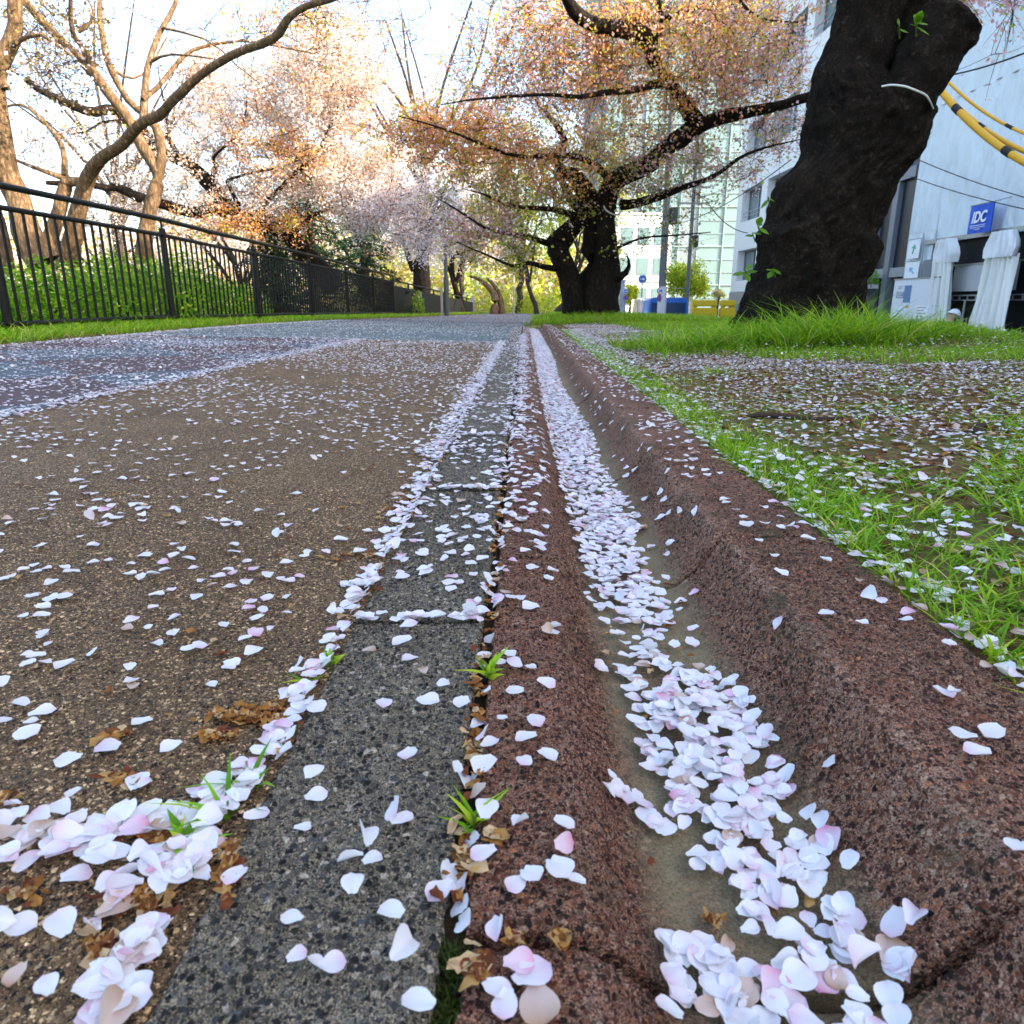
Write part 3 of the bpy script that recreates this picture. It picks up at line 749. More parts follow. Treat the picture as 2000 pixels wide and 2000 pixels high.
n = 200; y = rng.uniform(.45, 2.5, n); x = rng.normal(-.188, .008, n) + kx(y); lp = np.concatenate([lp, np.stack([x, y, surf(x, y)], -1)])
n = 160; y = rng.uniform(.3, 2.0, n); x = rng.normal(-.038, .004, n) + kx(y); lp = np.concatenate([lp, np.stack([x, y, surf(x, y) + .003], -1)])
n = 60; y = rng.uniform(.3, 1.3, n); x = rng.uniform(.08, .2, n) + kx(y); lp = np.concatenate([lp, np.stack([x, y, surf(x, y)], -1)])
lp[:, 2] += .002
PALB = np.array([(.34, .15, .035), (.22, .085, .02), (.42, .24, .08), (.16, .045, .018), (.50, .34, .18)])
sz = np.where(lp[:, 1] < 1.0, rng.uniform(.004, .011, len(lp)), rng.uniform(.005, .011, len(lp)))
litter_mesh(lp, np.tile([0, 0, 1.], (len(lp), 1)), sz, PALB[rng.integers(0, 5, len(lp))], 'leaf_litter', 'wet orange-brown leaf scraps plastered along the kerb')
n = 24000; x = rng.uniform(.45, 3.6, n); y = rng.uniform(.4, 7.5, n) ; k = (x - kx(y) > .42) & (rng.uniform(0, 1, n) < .40 + .6 * bare(x, y)); x, y = x[k], y[k]
lv = np.stack([x, y, surf(x, y) + .003], -1)
litter_mesh(lv, np.tile([0, 0, 1.], (len(lv), 1)), rng.uniform(.007, .020, len(lv)), PALB[rng.integers(0, 5, len(lv))] * .8, 'leaf_litter', 'dry brown leaf litter and bark bits on the trodden verge')

def blades(base, hgt, wid, lean, cols, droop=.5):
    """(n,3) bases -> arrays for curved tapering blades"""
    n = len(base); a = rng.uniform(0, 6.28, n); d = np.stack([np.cos(a), np.sin(a)], -1)
    f = rng.uniform(0, 6.28, n); side = np.stack([np.cos(f), np.sin(f)], -1)
    ts = np.array([0, .35, .7, 1.0]); ws = np.array([.8, 1, .7, .06])
    rows = []
    for t, w in zip(ts, ws):
        out = lean * (t * .5 + t * t * .8) * hgt
        z = hgt * (t - droop * np.minimum(lean, 1.4) * t * t * .55)
        c = np.stack([base[:, 0] + d[:, 0] * out, base[:, 1] + d[:, 1] * out, base[:, 2] + z], -1)
        o = np.stack([side[:, 0] * wid * w * .5, side[:, 1] * wid * w * .5, 0 * wid], -1)
        rows += [c - o, c + o]
    V = np.stack(rows, 1)
    i = np.array([[0, 1, 3, 2], [2, 3, 5, 4], [4, 5, 7, 6]])
    Fc = (i[None] + (np.arange(n) * 8)[:, None, None]).reshape(-1, 4)
    tip = np.repeat(ts, 2)[None, :, None]
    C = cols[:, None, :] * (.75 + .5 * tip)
    return V.reshape(-1, 3), Fc, np.clip(C.reshape(-1, 3), 0, 1)
GP = np.array([(.18, .38, .010), (.28, .48, .016), (.10, .26, .010), (.42, .54, .03), (.22, .43, .018), (.55, .50, .18)])
def grass(name, label, sets):
    Vs, Fs, Cs, o = [], [], [], 0
    for b, h, w, ln, cc in sets:
        V, Fc, C = blades(b, h, w, ln, cc)
        Vs.append(V); Fs.append(Fc + o); Cs.append(C); o += len(V)
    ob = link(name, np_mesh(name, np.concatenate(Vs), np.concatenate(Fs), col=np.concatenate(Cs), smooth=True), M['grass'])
    return tag(ob, label, 'grass', kind='stuff')
def gset(x, y, h0, h1, w0, w1, l0, l1, zoff=-.003):
    n = len(x); b = np.stack([x, y, surf(x, y) + zoff], -1)
    return b, h0 + (h1 - h0) * rng.beta(1.2, 2.2, n), rng.uniform(w0, w1, n), rng.uniform(l0, l1, n), GP[rng.choice(6, n, p=[.26, .24, .18, .14, .12, .06])] * rng.uniform(.8, 1.25, (n, 1))
sets = []
def gr(n, x0, x1, y0, y1, fn, *a, rel=False):
    x = rng.uniform(x0, x1, n); y = rng.uniform(y0, y1, n)
    if rel: x = x + kx(y)
    k = rng.uniform(0, 1, n) < fn(x, y); sets.append(gset(x[k], y[k], *a))
edgef = lambda x, y: np.clip(1 - (x - kx(y) - .41) / .17, 0, 1) * np.clip(.75 + .7 * wob(x, y, 5, 1.), .06, 1)
gr(11000, .405, .58, .35, 2.0, edgef, .014, .05, .0018, .0034, .3, 1.4, rel=True)
gr(20000, .405, .64, 2.0, 8.5, edgef, .015, .045, .003, .005, .3, 1.3, rel=True)
tuft = lambda x, y: np.clip(1 - bare(x, y) * 1.35, 0.015, 1) * np.clip(.5 + .9 * wob(x, y, 3.1, .7), .04, 1)
gr(9000, .5, 2.6, .35, 1.6, lambda x, y: .06 + tuft(x, y) ** 1.6 * .5, .015, .05, .002, .004, .5, 1.7)
gr(7000, .5, 3.2, 1.5, 3.2, lambda x, y: .22 + tuft(x, y) * .7, .015, .045, .003, .005, .4, 1.5)
far = lambda x, y: np.clip(1 - bare(x, y), 0, 1) * np.clip(.65 + .5 * wob(x, y, 2., 3.), .1, 1) * np.clip((x - .6) / .4, 0, 1)
gr(26000, .8, 4.3, 3.0, 5.4, far, .025, .07, .003, .006, .3, 1.3)
gr(24000, 1.0, 4.5, 5.2, 11.3, far, .04, .09, .005, .008, .3, 1.2)
gr(26000, .2, 4.5, 11.3, 17, lambda x, y: np.where(x > XR(y) + .05, 1., 0.), .07, .18, .007, .012, .3, 1.1)
gr(12000, .5, 4.5, 17, 40, lambda x, y: np.where(x > XR(y) + .1, 1., 0.), .08, .18, .012, .02, .3, 1.1)
grass('verge_grass', 'bright green grass growing along the red kerb and round the tree feet', sets)
# long tufts round the foot of the big tree
sets = []
for cx, cy, r_, n, h0, h1 in ((2.10, 4.55, .40, 1500, .10, .22), (1.50, 4.7, .35, 1000, .08, .20), (1.85, 4.8, .45, 1500, .10, .22), (2.5, 4.75, .35, 900, .08, .17), (1.05, 4.55, .16, 260, .08, .24), (3.0, 5.0, .4, 600, .04, .09), (2.05, 4.45, .16, 420, .16, .34), (.95, 5.0, .25, 380, .07, .17), (3.4, 5.4, .5, 500, .03, .07), (1.75, 4.4, .12, 160, .12, .3)):
    a = rng.uniform(0, 6.28, n); q = r_ * np.sqrt(rng.uniform(0, 1, n)); x, y = cx + q * np.cos(a) * 1.3, cy + q * np.sin(a) * .7
    k = x - kx(y) > .6
    sets.append(gset(x[k], y[k], h0 * .7, h1 * 1.35, .004, .009, .3, 1.5))
grass('tall_grass', 'long rank grass tufts around the foot of the big black tree', sets)
# big near tufts on the right border of the view
sets = []
for cx, cy, r_, n, h0, h1 in ((.60, .80, .07, 110, .03, .07), (.78, .98, .10, 160, .04, .09), (.98, 1.22, .14, 190, .05, .10), (1.15, 1.42, .14, 160, .04, .09), (.52, 1.05, .06, 120, .02, .05), (.66, 1.3, .08, 110, .02, .05), (1.5, 1.75, .2, 180, .03, .08), (.5, .66, .05, 70, .02, .045), (1.05, 2.0, .15, 110, .02, .05), (.74, .80, .06, 90, .04, .08), (.86, 1.12, .12, 200, .04, .09), (1.3, 1.3, .2, 260, .04, .10), (1.05, 1.05, .12, 160, .05, .10), (1.7, 2.1, .25, 240, .03, .08), (1.3, 1.7, .18, 180, .03, .08), (.62, 1.0, .06, 110, .02, .05), (.70, 1.15, .07, 100, .02, .06)):
    a = rng.uniform(0, 6.28, n); q = r_ * np.sqrt(rng.uniform(0, 1, n)); x, y = cx + q * np.cos(a), cy + q * np.sin(a)
    k = x - kx(y) > .405
    sets.append(gset(x[k], y[k], h0 * .7, h1 * .75, .0026, .0052, .6, 1.8))
grass('grass_tufts', 'glossy broad-bladed grass tufts on the verge near the red kerb', sets)
sets = []
gr(15000, -4.9, -3.2, 3.8, 9.5, lambda x, y: np.where(x < XL(y) - .03, np.clip(.7 + .5 * wob(x, y, 3, 1.), .1, 1), 0), .05, .16, .005, .009, .3, 1.3)
gr(15000, -4.9, -2.4, 9.5, 22, lambda x, y: np.where(x < XL(y) - .04, 1, 0), .05, .15, .007, .012, .3, 1.2)
gr(9000, -4.9, -1.0, 22, 45, lambda x, y: np.where(x < XL(y) - .05, 1, 0), .06, .15, .012, .02, .3, 1.2)
grass('fence_grass', 'narrow strip of green grass under the black railing', sets)

def weed(px, py, n, h, label, broad=False):
    x, y, z = on_surf(px, py)
    root = empty('weed', (x, y, z), label, 'weed', 'weeds sprouting in the kerb seams')
    b = np.tile([[x, y, z - .002]], (n, 1)) + rng.normal(0, .0035, (n, 3)) * [1, 1, 0]
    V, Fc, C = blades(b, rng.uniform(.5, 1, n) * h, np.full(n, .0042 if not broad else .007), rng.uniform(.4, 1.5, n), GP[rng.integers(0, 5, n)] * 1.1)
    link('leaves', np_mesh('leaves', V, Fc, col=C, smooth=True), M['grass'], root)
    MB().tube([(x, y, z - .004), (x + .001, y, z + h * .3)], .0009, 5).build('stem', M['grass_stem'], root)
M['grass_stem'] = plain('green_stem', (.10, .16, .03), .6, .3)
weed(365, 1650, 16, .020, 'small green weed among the petal heap beside the grey kerb', True)
weed(445, 1590, 8, .034, 'tall two-bladed sprout rising from the petal heap at the kerb', False)
weed(500, 1535, 9, .026, 'upright green sprout against the grey kerb edge')
weed(925, 1610, 14, .024, 'yellow-green sprout in the seam beside a browned petal')
weed(955, 1315, 16, .020, 'leafy rosette in the seam between kerb and gutter lip', True)
weed(600, 1335, 10, .016, 'low green leaves at the kerb edge below the block joint', True)
weed(650, 1290, 9, .016, 'small clover-like leaves against the grey kerb side', True)
weed(860, 885, 9, .02, 'tiny weed at the kerb edge far along the petal line', True)

# sticks on the verge
def stick(p0, p1, r, label):
    a, b = on_surf(*p0), on_surf(*p1)
    pts = [(a[0] + (b[0] - a[0]) * t, a[1] + (b[1] - a[1]) * t + .01 * math.sin(5 * t), a[2] + (b[2] - a[2]) * t + r * .8 + .004 * math.sin(7 * t)) for t in np.linspace(0, 1, 8)]
    root = MB().tube(pts, [r * k for k in (.6, .9, 1, 1.1, 1, .95, .8, .5)], 7).build('stick', M['twig'], smooth=True)
    tag(root, label, 'stick')
stick((1458, 818), (1642, 822), .008, 'long dark dead stick lying across the petal carpet on the verge')
stick((1925, 842), (1900, 848), .010, 'short pale broken twig lying on the verge')
# moss in the seam at the front
n = 900; x = rng.normal(-.036, .005, n) ; y = rng.uniform(.19, .30, n); x = x + kx(y)
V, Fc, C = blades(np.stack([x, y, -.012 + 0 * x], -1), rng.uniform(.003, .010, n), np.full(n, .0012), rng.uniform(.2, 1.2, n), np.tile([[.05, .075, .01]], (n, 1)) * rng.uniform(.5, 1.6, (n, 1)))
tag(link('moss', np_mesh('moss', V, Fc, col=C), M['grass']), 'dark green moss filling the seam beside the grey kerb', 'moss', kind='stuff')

# ================================================================== TREES
def catmull(pts, n):
    P = np.asarray(pts, float); m = len(P)
    if m == 2: return P[0] + (P[1] - P[0]) * np.linspace(0, 1, n)[:, None]
    Q = np.vstack([2 * P[0] - P[1], P, 2 * P[-1] - P[-2]])
    t = np.linspace(0, m - 1 - 1e-9, n); k = t.astype(int); f = (t - k)[:, None]
    a, b, c, d = Q[k], Q[k + 1], Q[k + 2], Q[k + 3]
    return .5 * (2 * b + (c - a) * f + (2 * a - 5 * b + 4 * c - d) * f ** 2 + (3 * b - a - 3 * c + d) * f ** 3)
def tubes(lines, ns):
    """many polylines [(pts, radii)] -> V, F ; batches by point count"""
    Vs, Fs, o = [], [], 0
    byn = {}
    for p, r in lines: byn.setdefault(len(p), []).append((p, r))
    ang = np.linspace(0, 2 * np.pi, ns, endpoint=False)
    for m, L in byn.items():
        P = np.array([p for p, r in L], float); Rr = np.array([r for p, r in L], float)
        T = np.gradient(P, axis=1); T /= np.linalg.norm(T, axis=2, keepdims=True) + 1e-9
        ref = np.where(np.abs(T[..., 2:3]) < .9, np.array([0, 0, 1.]), np.array([1., 0, 0]))
        # keep one reference for the whole line so that rings do not flip
        ref = np.repeat(ref[:, m // 2:m // 2 + 1], m, 1)
        U = np.cross(T, ref); U /= np.linalg.norm(U, axis=2, keepdims=True) + 1e-9; W = np.cross(T, U)
        V = P[:, :, None, :] + Rr[:, :, None, None] * (U[:, :, None, :] * np.cos(ang)[None, None, :, None] + W[:, :, None, :] * np.sin(ang)[None, None, :, None])
        i = np.arange(m - 1)[:, None] * ns; k = np.arange(ns)[None]; k2 = (k + 1) % ns
        f = np.stack([i + k, i + k2, i + ns + k2, i + ns + k], -1).reshape(-1, 4)
        Fs.append((f[None] + (np.arange(len(L)) * m * ns)[:, None, None]).reshape(-1, 4) + o)
        Vs.append(V.reshape(-1, 3)); o += V.size // 3
    return np.concatenate(Vs), np.concatenate(Fs)
def quads(P, sz, cols, flat=0.0, aspect=.75):
    """small bent leaf/petal faces at points P: a 4-vertex diamond each"""
    n = len(P); a = rng.normal(0, 1, (n, 3)); a[:, 2] *= (1 - flat * .8); a /= np.linalg.norm(a, axis=1, keepdims=True)
    b = rng.normal(0, 1, (n, 3)); b[:, 2] *= (1 - flat * .8); b -= a * (a * b).sum(1, keepdims=True); b /= np.linalg.norm(b, axis=1, keepdims=True)
    nn = np.cross(a, b); s = sz[:, None]
    V = np.stack([P - a * s * .5, P + b * s * aspect * .5 + nn * s * .12, P + a * s * .5, P - b * s * aspect * .5 + nn * s * .12], 1)
    Fc = np.arange(n * 4).reshape(-1, 4)
    return V.reshape(-1, 3), Fc, np.repeat(cols, 4, 0)
PAL = {
    'white': [((.90, .83, .76), .48), ((.84, .72, .68), .18), ((.80, .52, .30), .14), ((.72, .34, .09), .12), ((.78, .77, .82), .08)],
    'lilac': [((.84, .81, .86), .46), ((.78, .68, .72), .20), ((.90, .88, .90), .24), ((.60, .32, .18), .10)],
    'copper': [((.92, .42, .12), .28), ((.88, .40, .26), .18), ((.90, .64, .62), .24), ((.48, .56, .06), .13), ((.94, .64, .14), .17)],
    'mauve': [((.88, .52, .56), .38), ((.92, .74, .78), .26), ((.88, .42, .22), .19), ((.50, .56, .08), .17)],
    'olive': [((.42, .52, .06), .36), ((.58, .56, .12), .24), ((.74, .46, .20), .18), ((.78, .64, .60), .22)],
    'lime': [((.40, .56, .04), .35), ((.56, .62, .05), .32), ((.22, .36, .03), .15), ((.70, .64, .08), .18)],
    'gold': [((.55, .40, .14), .4), ((.42, .36, .10), .3), ((.36, .40, .08), .3)],
    'green': [((.15, .36, .015), .35), ((.24, .47, .02), .3), ((.07, .20, .012), .15), ((.38, .54, .03), .2)],
    'conifer': [((.015, .05, .02), .5), ((.03, .08, .03), .3), ((.012, .035, .02), .2)],
    'brownleaf': [((.30, .20, .05), .35), ((.22, .15, .06), .3), ((.40, .30, .10), .2), ((.45, .34, .32), .15)],
}
def palpick(name, n, jit=.18):
    c = np.array([a for a, b in PAL[name]]); p = np.array([b for a, b in PAL[name]]); p = p / p.sum()
    return np.clip(c[rng.choice(len(c), n, p=p)] * rng.uniform(1 - jit, 1 + jit, (n, 1)), 0, .95)

def make_tree(name, label, base, limbs, seeds, bark_mat, group=None, twig_r=.012, shoot=(.25, .55), nshoot=5, ncl=10, leaf=.05, spread=.07, parts=('trunk', 'twigs', 'crown'), sides=12, leafmat_='leaf', gnarl=.0, cat='cherry tree', uplift=.12, flat=.35, trunk_mesh=None):
    """limbs: list of (points, r0, r1) in world space; seeds: list of (points (n,3), palette, density)"""
    root = empty(name, base, label, cat, group)
    lines, nodes, nrad, ntan = [], [], [], []
    for pts, r0, r1 in limbs:
        rmx = max(r0) if hasattr(r0, '__len__') else r0
        L = np.linalg.norm(np.diff(np.asarray(pts, float), axis=0), axis=1).sum()
        n = int(np.clip(L / (.16 if rmx > .05 else .25), 6, 60))
        p = catmull(pts, n); t = np.linspace(0, 1, n)
        if gnarl:
            p = p + np.stack([wob(t * L, t * 0 + i, 2.3, 1.7 * i + L) for i in range(3)], -1) * gnarl * np.sin(np.pi * np.clip(t, 0, 1))[:, None] * rmx * 3
        r = np.interp(t, np.linspace(0, 1, len(r0)), r0) if hasattr(r0, '__len__') else r0 + (r1 - r0) * t ** .8
        r0 = r[0]
        r = r * (1 + .10 * wob(t * L, t * 0, 3.0, L))
        lines.append((p, r)); nodes.append(p); nrad.append(r)
    if trunk_mesh is None:
        V, Fc = [], []; o = 0
        for p, r in lines:
            v, f = tubes([(p, r)], sides if r[0] > .04 else 7)
            V.append(v); Fc.append(f + o); o += len(v)
        V = np.concatenate(V)
        # knotty skin
        D = np.stack([wob(V[:, 0] + V[:, 2], V[:, 1], 6, 1.), wob(V[:, 1] + V[:, 2], V[:, 0], 6, 2.), wob(V[:, 0] - V[:, 1], V[:, 2], 5, 3.)], -1)
        rr = np.concatenate([np.repeat(r, sides if r[0] > .04 else 7) for p, r in lines])
        V = V + D * (rr * .14)[:, None]
        link(parts[0], np_mesh(parts[0], V, np.concatenate(Fc), smooth=True), bark_mat, root)
    else:
        link(parts[0], trunk_mesh, bark_mat, root)
    if not seeds: return root
    NP = np.concatenate(nodes)
    NR = np.concatenate(nrad)
    tw, B, Bc, Bs = [], [], [], []
    extra = []
    allseeds = [(p, pal, d) for P_, pal, d in seeds for p in P_]
    sp = np.array([s[0] for s in allseeds])
    d0 = np.array([np.min(np.sum((NP - s) ** 2, 1)) for s in sp])
    ok_nodes = NP[NR < np.quantile(NR, .97)] if len(NP) > 20 else NP
    pool = ok_nodes.copy()
    for i in np.argsort(d0):
        s, pal, dens = allseeds[i]
        dd = np.sum((pool - s) ** 2, 1) + np.where(pool[:, 2] > s[2] + .25, .6 * (pool[:, 2] - s[2]) ** 2, 0)
        a = pool[np.argmin(dd)]
        L = np.linalg.norm(s - a)
        mid = (a + s) / 2 + rng.normal(0, .10, 3) * L + np.array([0, 0, uplift * L])
        t = np.linspace(0, 1, 7)[:, None]
        p = (1 - t) ** 2 * a + 2 * t * (1 - t) * mid + t ** 2 * s
        r0 = twig_r * np.clip(.5 + .4 * L, .6, 1.8)
        tw.append((p, np.linspace(r0, twig_r * .3, 7)))
        pool = np.vstack([pool, p[2:]])
        ends = [p]
        d_main = (s - a) / (L + 1e-6)
        for k in range(nshoot):
            q = p[rng.integers(2, 7)]
            dv = d_main * rng.uniform(.2, .9) + rng.normal(0, .55, 3) + np.array([0, 0, .12]); dv /= np.linalg.norm(dv)
            l = rng.uniform(*shoot)
            e = q + dv * l + rng.normal(0, .04, 3) * l
            pp = np.array([q, (q + e) / 2 + rng.normal(0, .06, 3) * l, e]); pp = catmull(pp, 4)
            tw.append((pp, np.linspace(twig_r * .42, twig_r * .18, 4))); ends.append(pp)
        for q in ends:
            nc = rng.poisson(ncl * dens)
            if nc == 0: continue
            t = rng.uniform(.25 if q is p else .1, 1.0, nc) * (len(q) - 1); k = np.minimum(t.astype(int), len(q) - 2); f = (t - k)[:, None]
            c = q[k] * (1 - f) + q[k + 1] * f + rng.normal(0, spread, (nc, 3)) * [1, 1, .8]
            cc = palpick(pal, 1, .1)          # neighbouring sprays share a cast
            col = np.where(rng.uniform(0, 1, (nc, 1)) < .55, cc, palpick(pal, nc))
            B.append(c); Bc.append(col * rng.uniform(.85, 1.12, (nc, 1))); Bs.append(rng.uniform(.6, 1.25, nc) * leaf)
    V, Fc = tubes(tw, 4)
    link(parts[1], np_mesh(parts[1], V, Fc, smooth=True), M['twig'], root)['kind'] = 'stuff'
    V, Fc, C = quads(np.concatenate(B), np.concatenate(Bs), np.clip(np.concatenate(Bc), 0, .95), flat)
    link(parts[2], np_mesh(parts[2], V, Fc, col=C), M[leafmat_], root)['kind'] = 'stuff'
    return root
def pl(pts, Y, ox=0., oy=0., s=1.0):
    """traced pixels -> world points; Y is a depth or a list of depths"""
    n = len(pts); Ys = Y if hasattr(Y, '__len__') else [Y] * n
    if len(Ys) == 2 and n != 2: Ys = np.linspace(Ys[0], Ys[1], n)
    return [atY(ox + a * s, oy + b * s, yy) for (a, b), yy in zip(pts, Ys)]
def blob(px, py, Y, rx, ry, rY, n):
    """n seed points in an ellipsoid: centre by direction and depth, radii in photo pixels and metres"""
    v = rng.normal(0, 1, (n, 3)); v /= np.linalg.norm(v, axis=1, keepdims=True); v *= rng.uniform(0, 1, (n, 1)) ** .45
    return np.array([atY(px + a * rx, py + b * ry, Y + c * rY) for a, b, c in v])
S7 = 700 / 1932.; S6 = 600 / 1932.

# ---- the great black trunk on the right
def big_trunk():
    rows = [(1760, 330, 1130), (1700, 395, 1075), (1650, 418, 1062), (1600, 432, 1060), (1500, 468, 1068), (1430, 496, 1110), (1380, 505, 1138), (1330, 506, 1140), (1260, 500, 1122), (1200, 545, 1148), (1100, 572, 1195), (1000, 605, 1232), (950, 640, 1262), (900, 700, 1292), (860, 735, 1330), (800, 752, 1366), (700, 758, 1388), (640, 770, 1410), (580, 782, 1400), (520, 784, 1330), (450, 795, 1225), (400, 803, 1196), (300, 850, 1222), (200, 888, 1236), (100, 918, 1252), (0, 935, 1300), (-150, 960, 1330), (-400, 1010, 1300), (-800, 1080, 1330)]
    Y0 = 5.35
    def ring_list(rows, Yf, nseg, depth_k, seed, sub):
        c = np.array([[*atY(1300 + (a + b) / 2 * S7, yy * S7, Yf(yy)), 0] for yy, a, b in rows])
        w = np.array([(atY(1300 + b * S7, yy * S7, Yf(yy))[0] - atY(1300 + a * S7, yy * S7, Yf(yy))[0]) / 2 for yy, a, b in rows])
        P = catmull(c[:, :3], sub); t = np.linspace(0, len(rows) - 1, sub); W = np.interp(t, np.arange(len(rows)), w)
        ang = np.linspace(0, 2 * np.pi, nseg, endpoint=False)
        V = np.zeros((sub, nseg, 3))
        for i in range(sub):
            for k, q in enumerate(ang):
                p = Vector((P[i, 0] * .9 + math.cos(q) * .5, math.sin(q) * .5 + seed, P[i, 2] * .9))
                lump = noise.noise(p * 1.9) * .16 + noise.noise(p * 4.5) * .11 + noise.noise(p * 9.5) * .09 - abs(noise.noise(p * 15)) * .08 - abs(noise.noise(p * 33)) * .04 + noise.noise(p * 60) * .012
                fur = abs(noise.noise(Vector((math.cos(q) * 5 + seed, math.sin(q) * 5, P[i, 2] * 4.5 + 1.5 * noise.noise(p * 3))))) * .10
                fin = noise.noise(Vector((math.cos(q) * 16, math.sin(q) * 16 + seed, P[i, 2] * 14))) * .05
                edge = abs(math.cos(q))
                r = W[i] * (1 + lump * (1 - .82 * edge) - fur + fin + .02)
                V[i, k] = (P[i, 0] + math.cos(q) * r, P[i, 1] + math.sin(q) * r * depth_k, P[i, 2] + noise.noise(p * 3 + Vector((9, 0, 0))) * .03)
        i = np.arange(sub - 1)[:, None] * nseg; k = np.arange(nseg)[None]; k2 = (k + 1) % nseg
        Fc = np.stack([i + k, i + k2, i + nseg + k2, i + nseg + k], -1).reshape(-1, 4)
        return V.reshape(-1, 3), Fc, nseg
    V1, F1, _ = ring_list(rows, lambda yy: Y0 + .12 * (1700 - yy) / 1700, 200, .85, 0., 380)
    # right limb, sawn off
    cl = [((1120, 900), .10), ((1190, 690), .16), ((1290, 530), .178), ((1370, 400), .175), ((1430, 290), .185), ((1480, 200), .20), ((1520, 130), .205), ((1548, 90), .15), ((1556, 78), .02)]
    c2 = np.array([atY(1300 + a * S7, b * S7, Y0 + .10 - .2 * min(1, (900 - b) / 400)) for (a, b), r in cl]); n2 = 90
    P2 = catmull(c2, n2); R2 = np.interp(np.linspace(0, len(cl) - 1, n2), np.arange(len(cl)), [r * 1.02 for _, r in cl])
    # stub behind it
    cl3 = [((1290, 420), .16), ((1330, 260), .17), ((1350, 120), .18), ((1370, 0), .18), ((1400, -160), .17)]
    c3 = np.array([atY(1300 + a * S7, b * S7, Y0 + .28) for (a, b), r in cl3]); P3 = catmull(c3, 60); R3 = np.interp(np.linspace(0, 4, 60), np.arange(5), [r for _, r in cl3])
    V2, F2 = tubes([(P2, R2)], 64); V3, F3 = tubes([(P3, R3)], 48)
    def rough(V, P, ns):
        C = np.repeat(P, ns, 0); out = V.copy()
        for j in range(len(V)):
            d = Vector(V[j] - C[j]); L = d.length + 1e-6; dn = d / L; p = Vector(V[j])
            k = noise.noise(p * 5) * .14 + noise.noise(p * 13) * .12 + noise.noise(Vector((p.x * 16, p.y * 16, p.z * 6))) * .07 - abs(noise.noise(dn * 4 + Vector((0, 0, p.z * 2.5)))) * .08 + noise.noise(p * 45) * .03
            out[j] = C[j] + np.array(d) * (1.03 + k)
        return out
    V2 = rough(V2, P2, 64); V3 = rough(V3, P3, 48)
    V = np.concatenate([V1, V2, V3]); Fc = np.concatenate([F1, F2 + len(V1), F3 + len(V1) + len(V2)])
    return np_mesh('trunk', V, Fc, smooth=True), V1.reshape(380, 200, 3)
tm, trunk_grid = big_trunk()
T1b = atY(1300 + 740 * S7, 1700 * S7, 5.35)
top_limbs = [([tuple(trunk_grid[-2].mean(0)), tuple(trunk_grid[-2].mean(0) + [.1, -.4, .8]), tuple(trunk_grid[-2].mean(0) + [-.6, -.6, 1.6])], .2, .06),
             ([tuple(trunk_grid[-2].mean(0)), tuple(trunk_grid[-2].mean(0) + [.7, .0, .7]), tuple(trunk_grid[-2].mean(0) + [2.0, .3, 1.3])], .18, .05)]
seeds1 = [(blob(1930, -10, 6.0, 90, 30, .6, 14), 'mauve', 1.3), (blob(1940, 110, 6.3, 60, 22, .3, 2), 'mauve', .3), (blob(1860, -120, 5.8, 240, 60, 1.0, 22), 'mauve', .9), (blob(1560, -120, 6.2, 220, 60, 1.0, 16), 'copper', .8)]
big = make_tree('cherry_tree', 'massive black-barked cherry tree with a sawn-off limb on the grassy verge', (T1b[0], 5.35, .02), top_limbs, seeds1, M['bark_old'], leaf=.036, spread=.05, twig_r=.006, nshoot=3, ncl=14, trunk_mesh=tm)
v2, f2 = [], []
for pts, r0, r1 in top_limbs:
    pp = catmull(pts, 14); link('limb', np_mesh('limb', *tubes([(pp, np.linspace(r0, r1, 14))], 14), smooth=True), M['bark_old'], big)
# white cord round the limb, leaf sprigs from the bark
cord = [atY(1300 + a * S7, b * S7, yy) for a, b, yy in ((1165, 466, 5.06), (1220, 458, 5.02), (1290, 466, 4.99), (1350, 488, 5.0), (1400, 512, 5.04), (1425, 545, 5.08), (1442, 585, 5.16))]
MB().tube(catmull(cord, 30), .006, 6).build('white_cord', plain('white_cord', (.75, .75, .72), .6, .3, var=.1), big, smooth=True)['label'] = 'thin white cord looped round the limb'
def sprig(pts, parent, leaf_len, n, name='leaf_sprig', up=(0, 0, 1)):
    V, Fc, C, o = [], [], [], 0
    for j in range(n):
        b = Vector(pts[min(len(pts) - 1, 1 + j % (len(pts) - 1))])
        d = Vector((rng.normal(0, 1), rng.normal(-.4, .5), rng.normal(.2, .6))).normalized(); sd = d.cross(Vector((0, -.6, 1))).normalized(); nn = d.cross(sd)
        L = leaf_len * rng.uniform(.7, 1.1); W = L * .26
        for t, w in ((0, .1), (.3, .9), (.6, 1), (.85, .5), (1, .03)):
            c = b + d * L * t - Vector((0, 0, L * .25 * t * t))
            V += [tuple(c + sd * W * w + nn * W * .25 * w), tuple(c), tuple(c - sd * W * w + nn * W * .25 * w)]
        for k in range(4):
            a = o + k * 3; Fc += [(a, a + 1, a + 4, a + 3), (a + 1, a + 2, a + 5, a + 4)]
        o += 15; C += [np.array((.16, .34, .02)) * rng.uniform(.7, 1.3)] * 15
    ob = link(name, np_mesh(name, np.array(V), np.array(Fc), col=np.clip(np.array(C), 0, 1), smooth=True), M['leaf'], parent)
    MB().tube(pts, .004, 5).build('sprig_stem', M['grass_stem'], ob)
for px_, py_, yy, L, n in ((1790, 45, 4.86, .10, 6), (1757, 50, 4.9, .06, 2), (1500, 385, 5.0, .06, 2), (1480, 440, 4.98, .08, 4), (1470, 455, 5.0, .07, 3), (1455, 528, 5.0, .09, 5), (1510, 525, 4.92, .07, 3)):
    c = atY(px_, py_, yy); sprig([(c[0] + .04, c[1] + .06, c[2] - .05), (c[0] + .01, c[1] + .02, c[2] - .01), c], big, L, n)

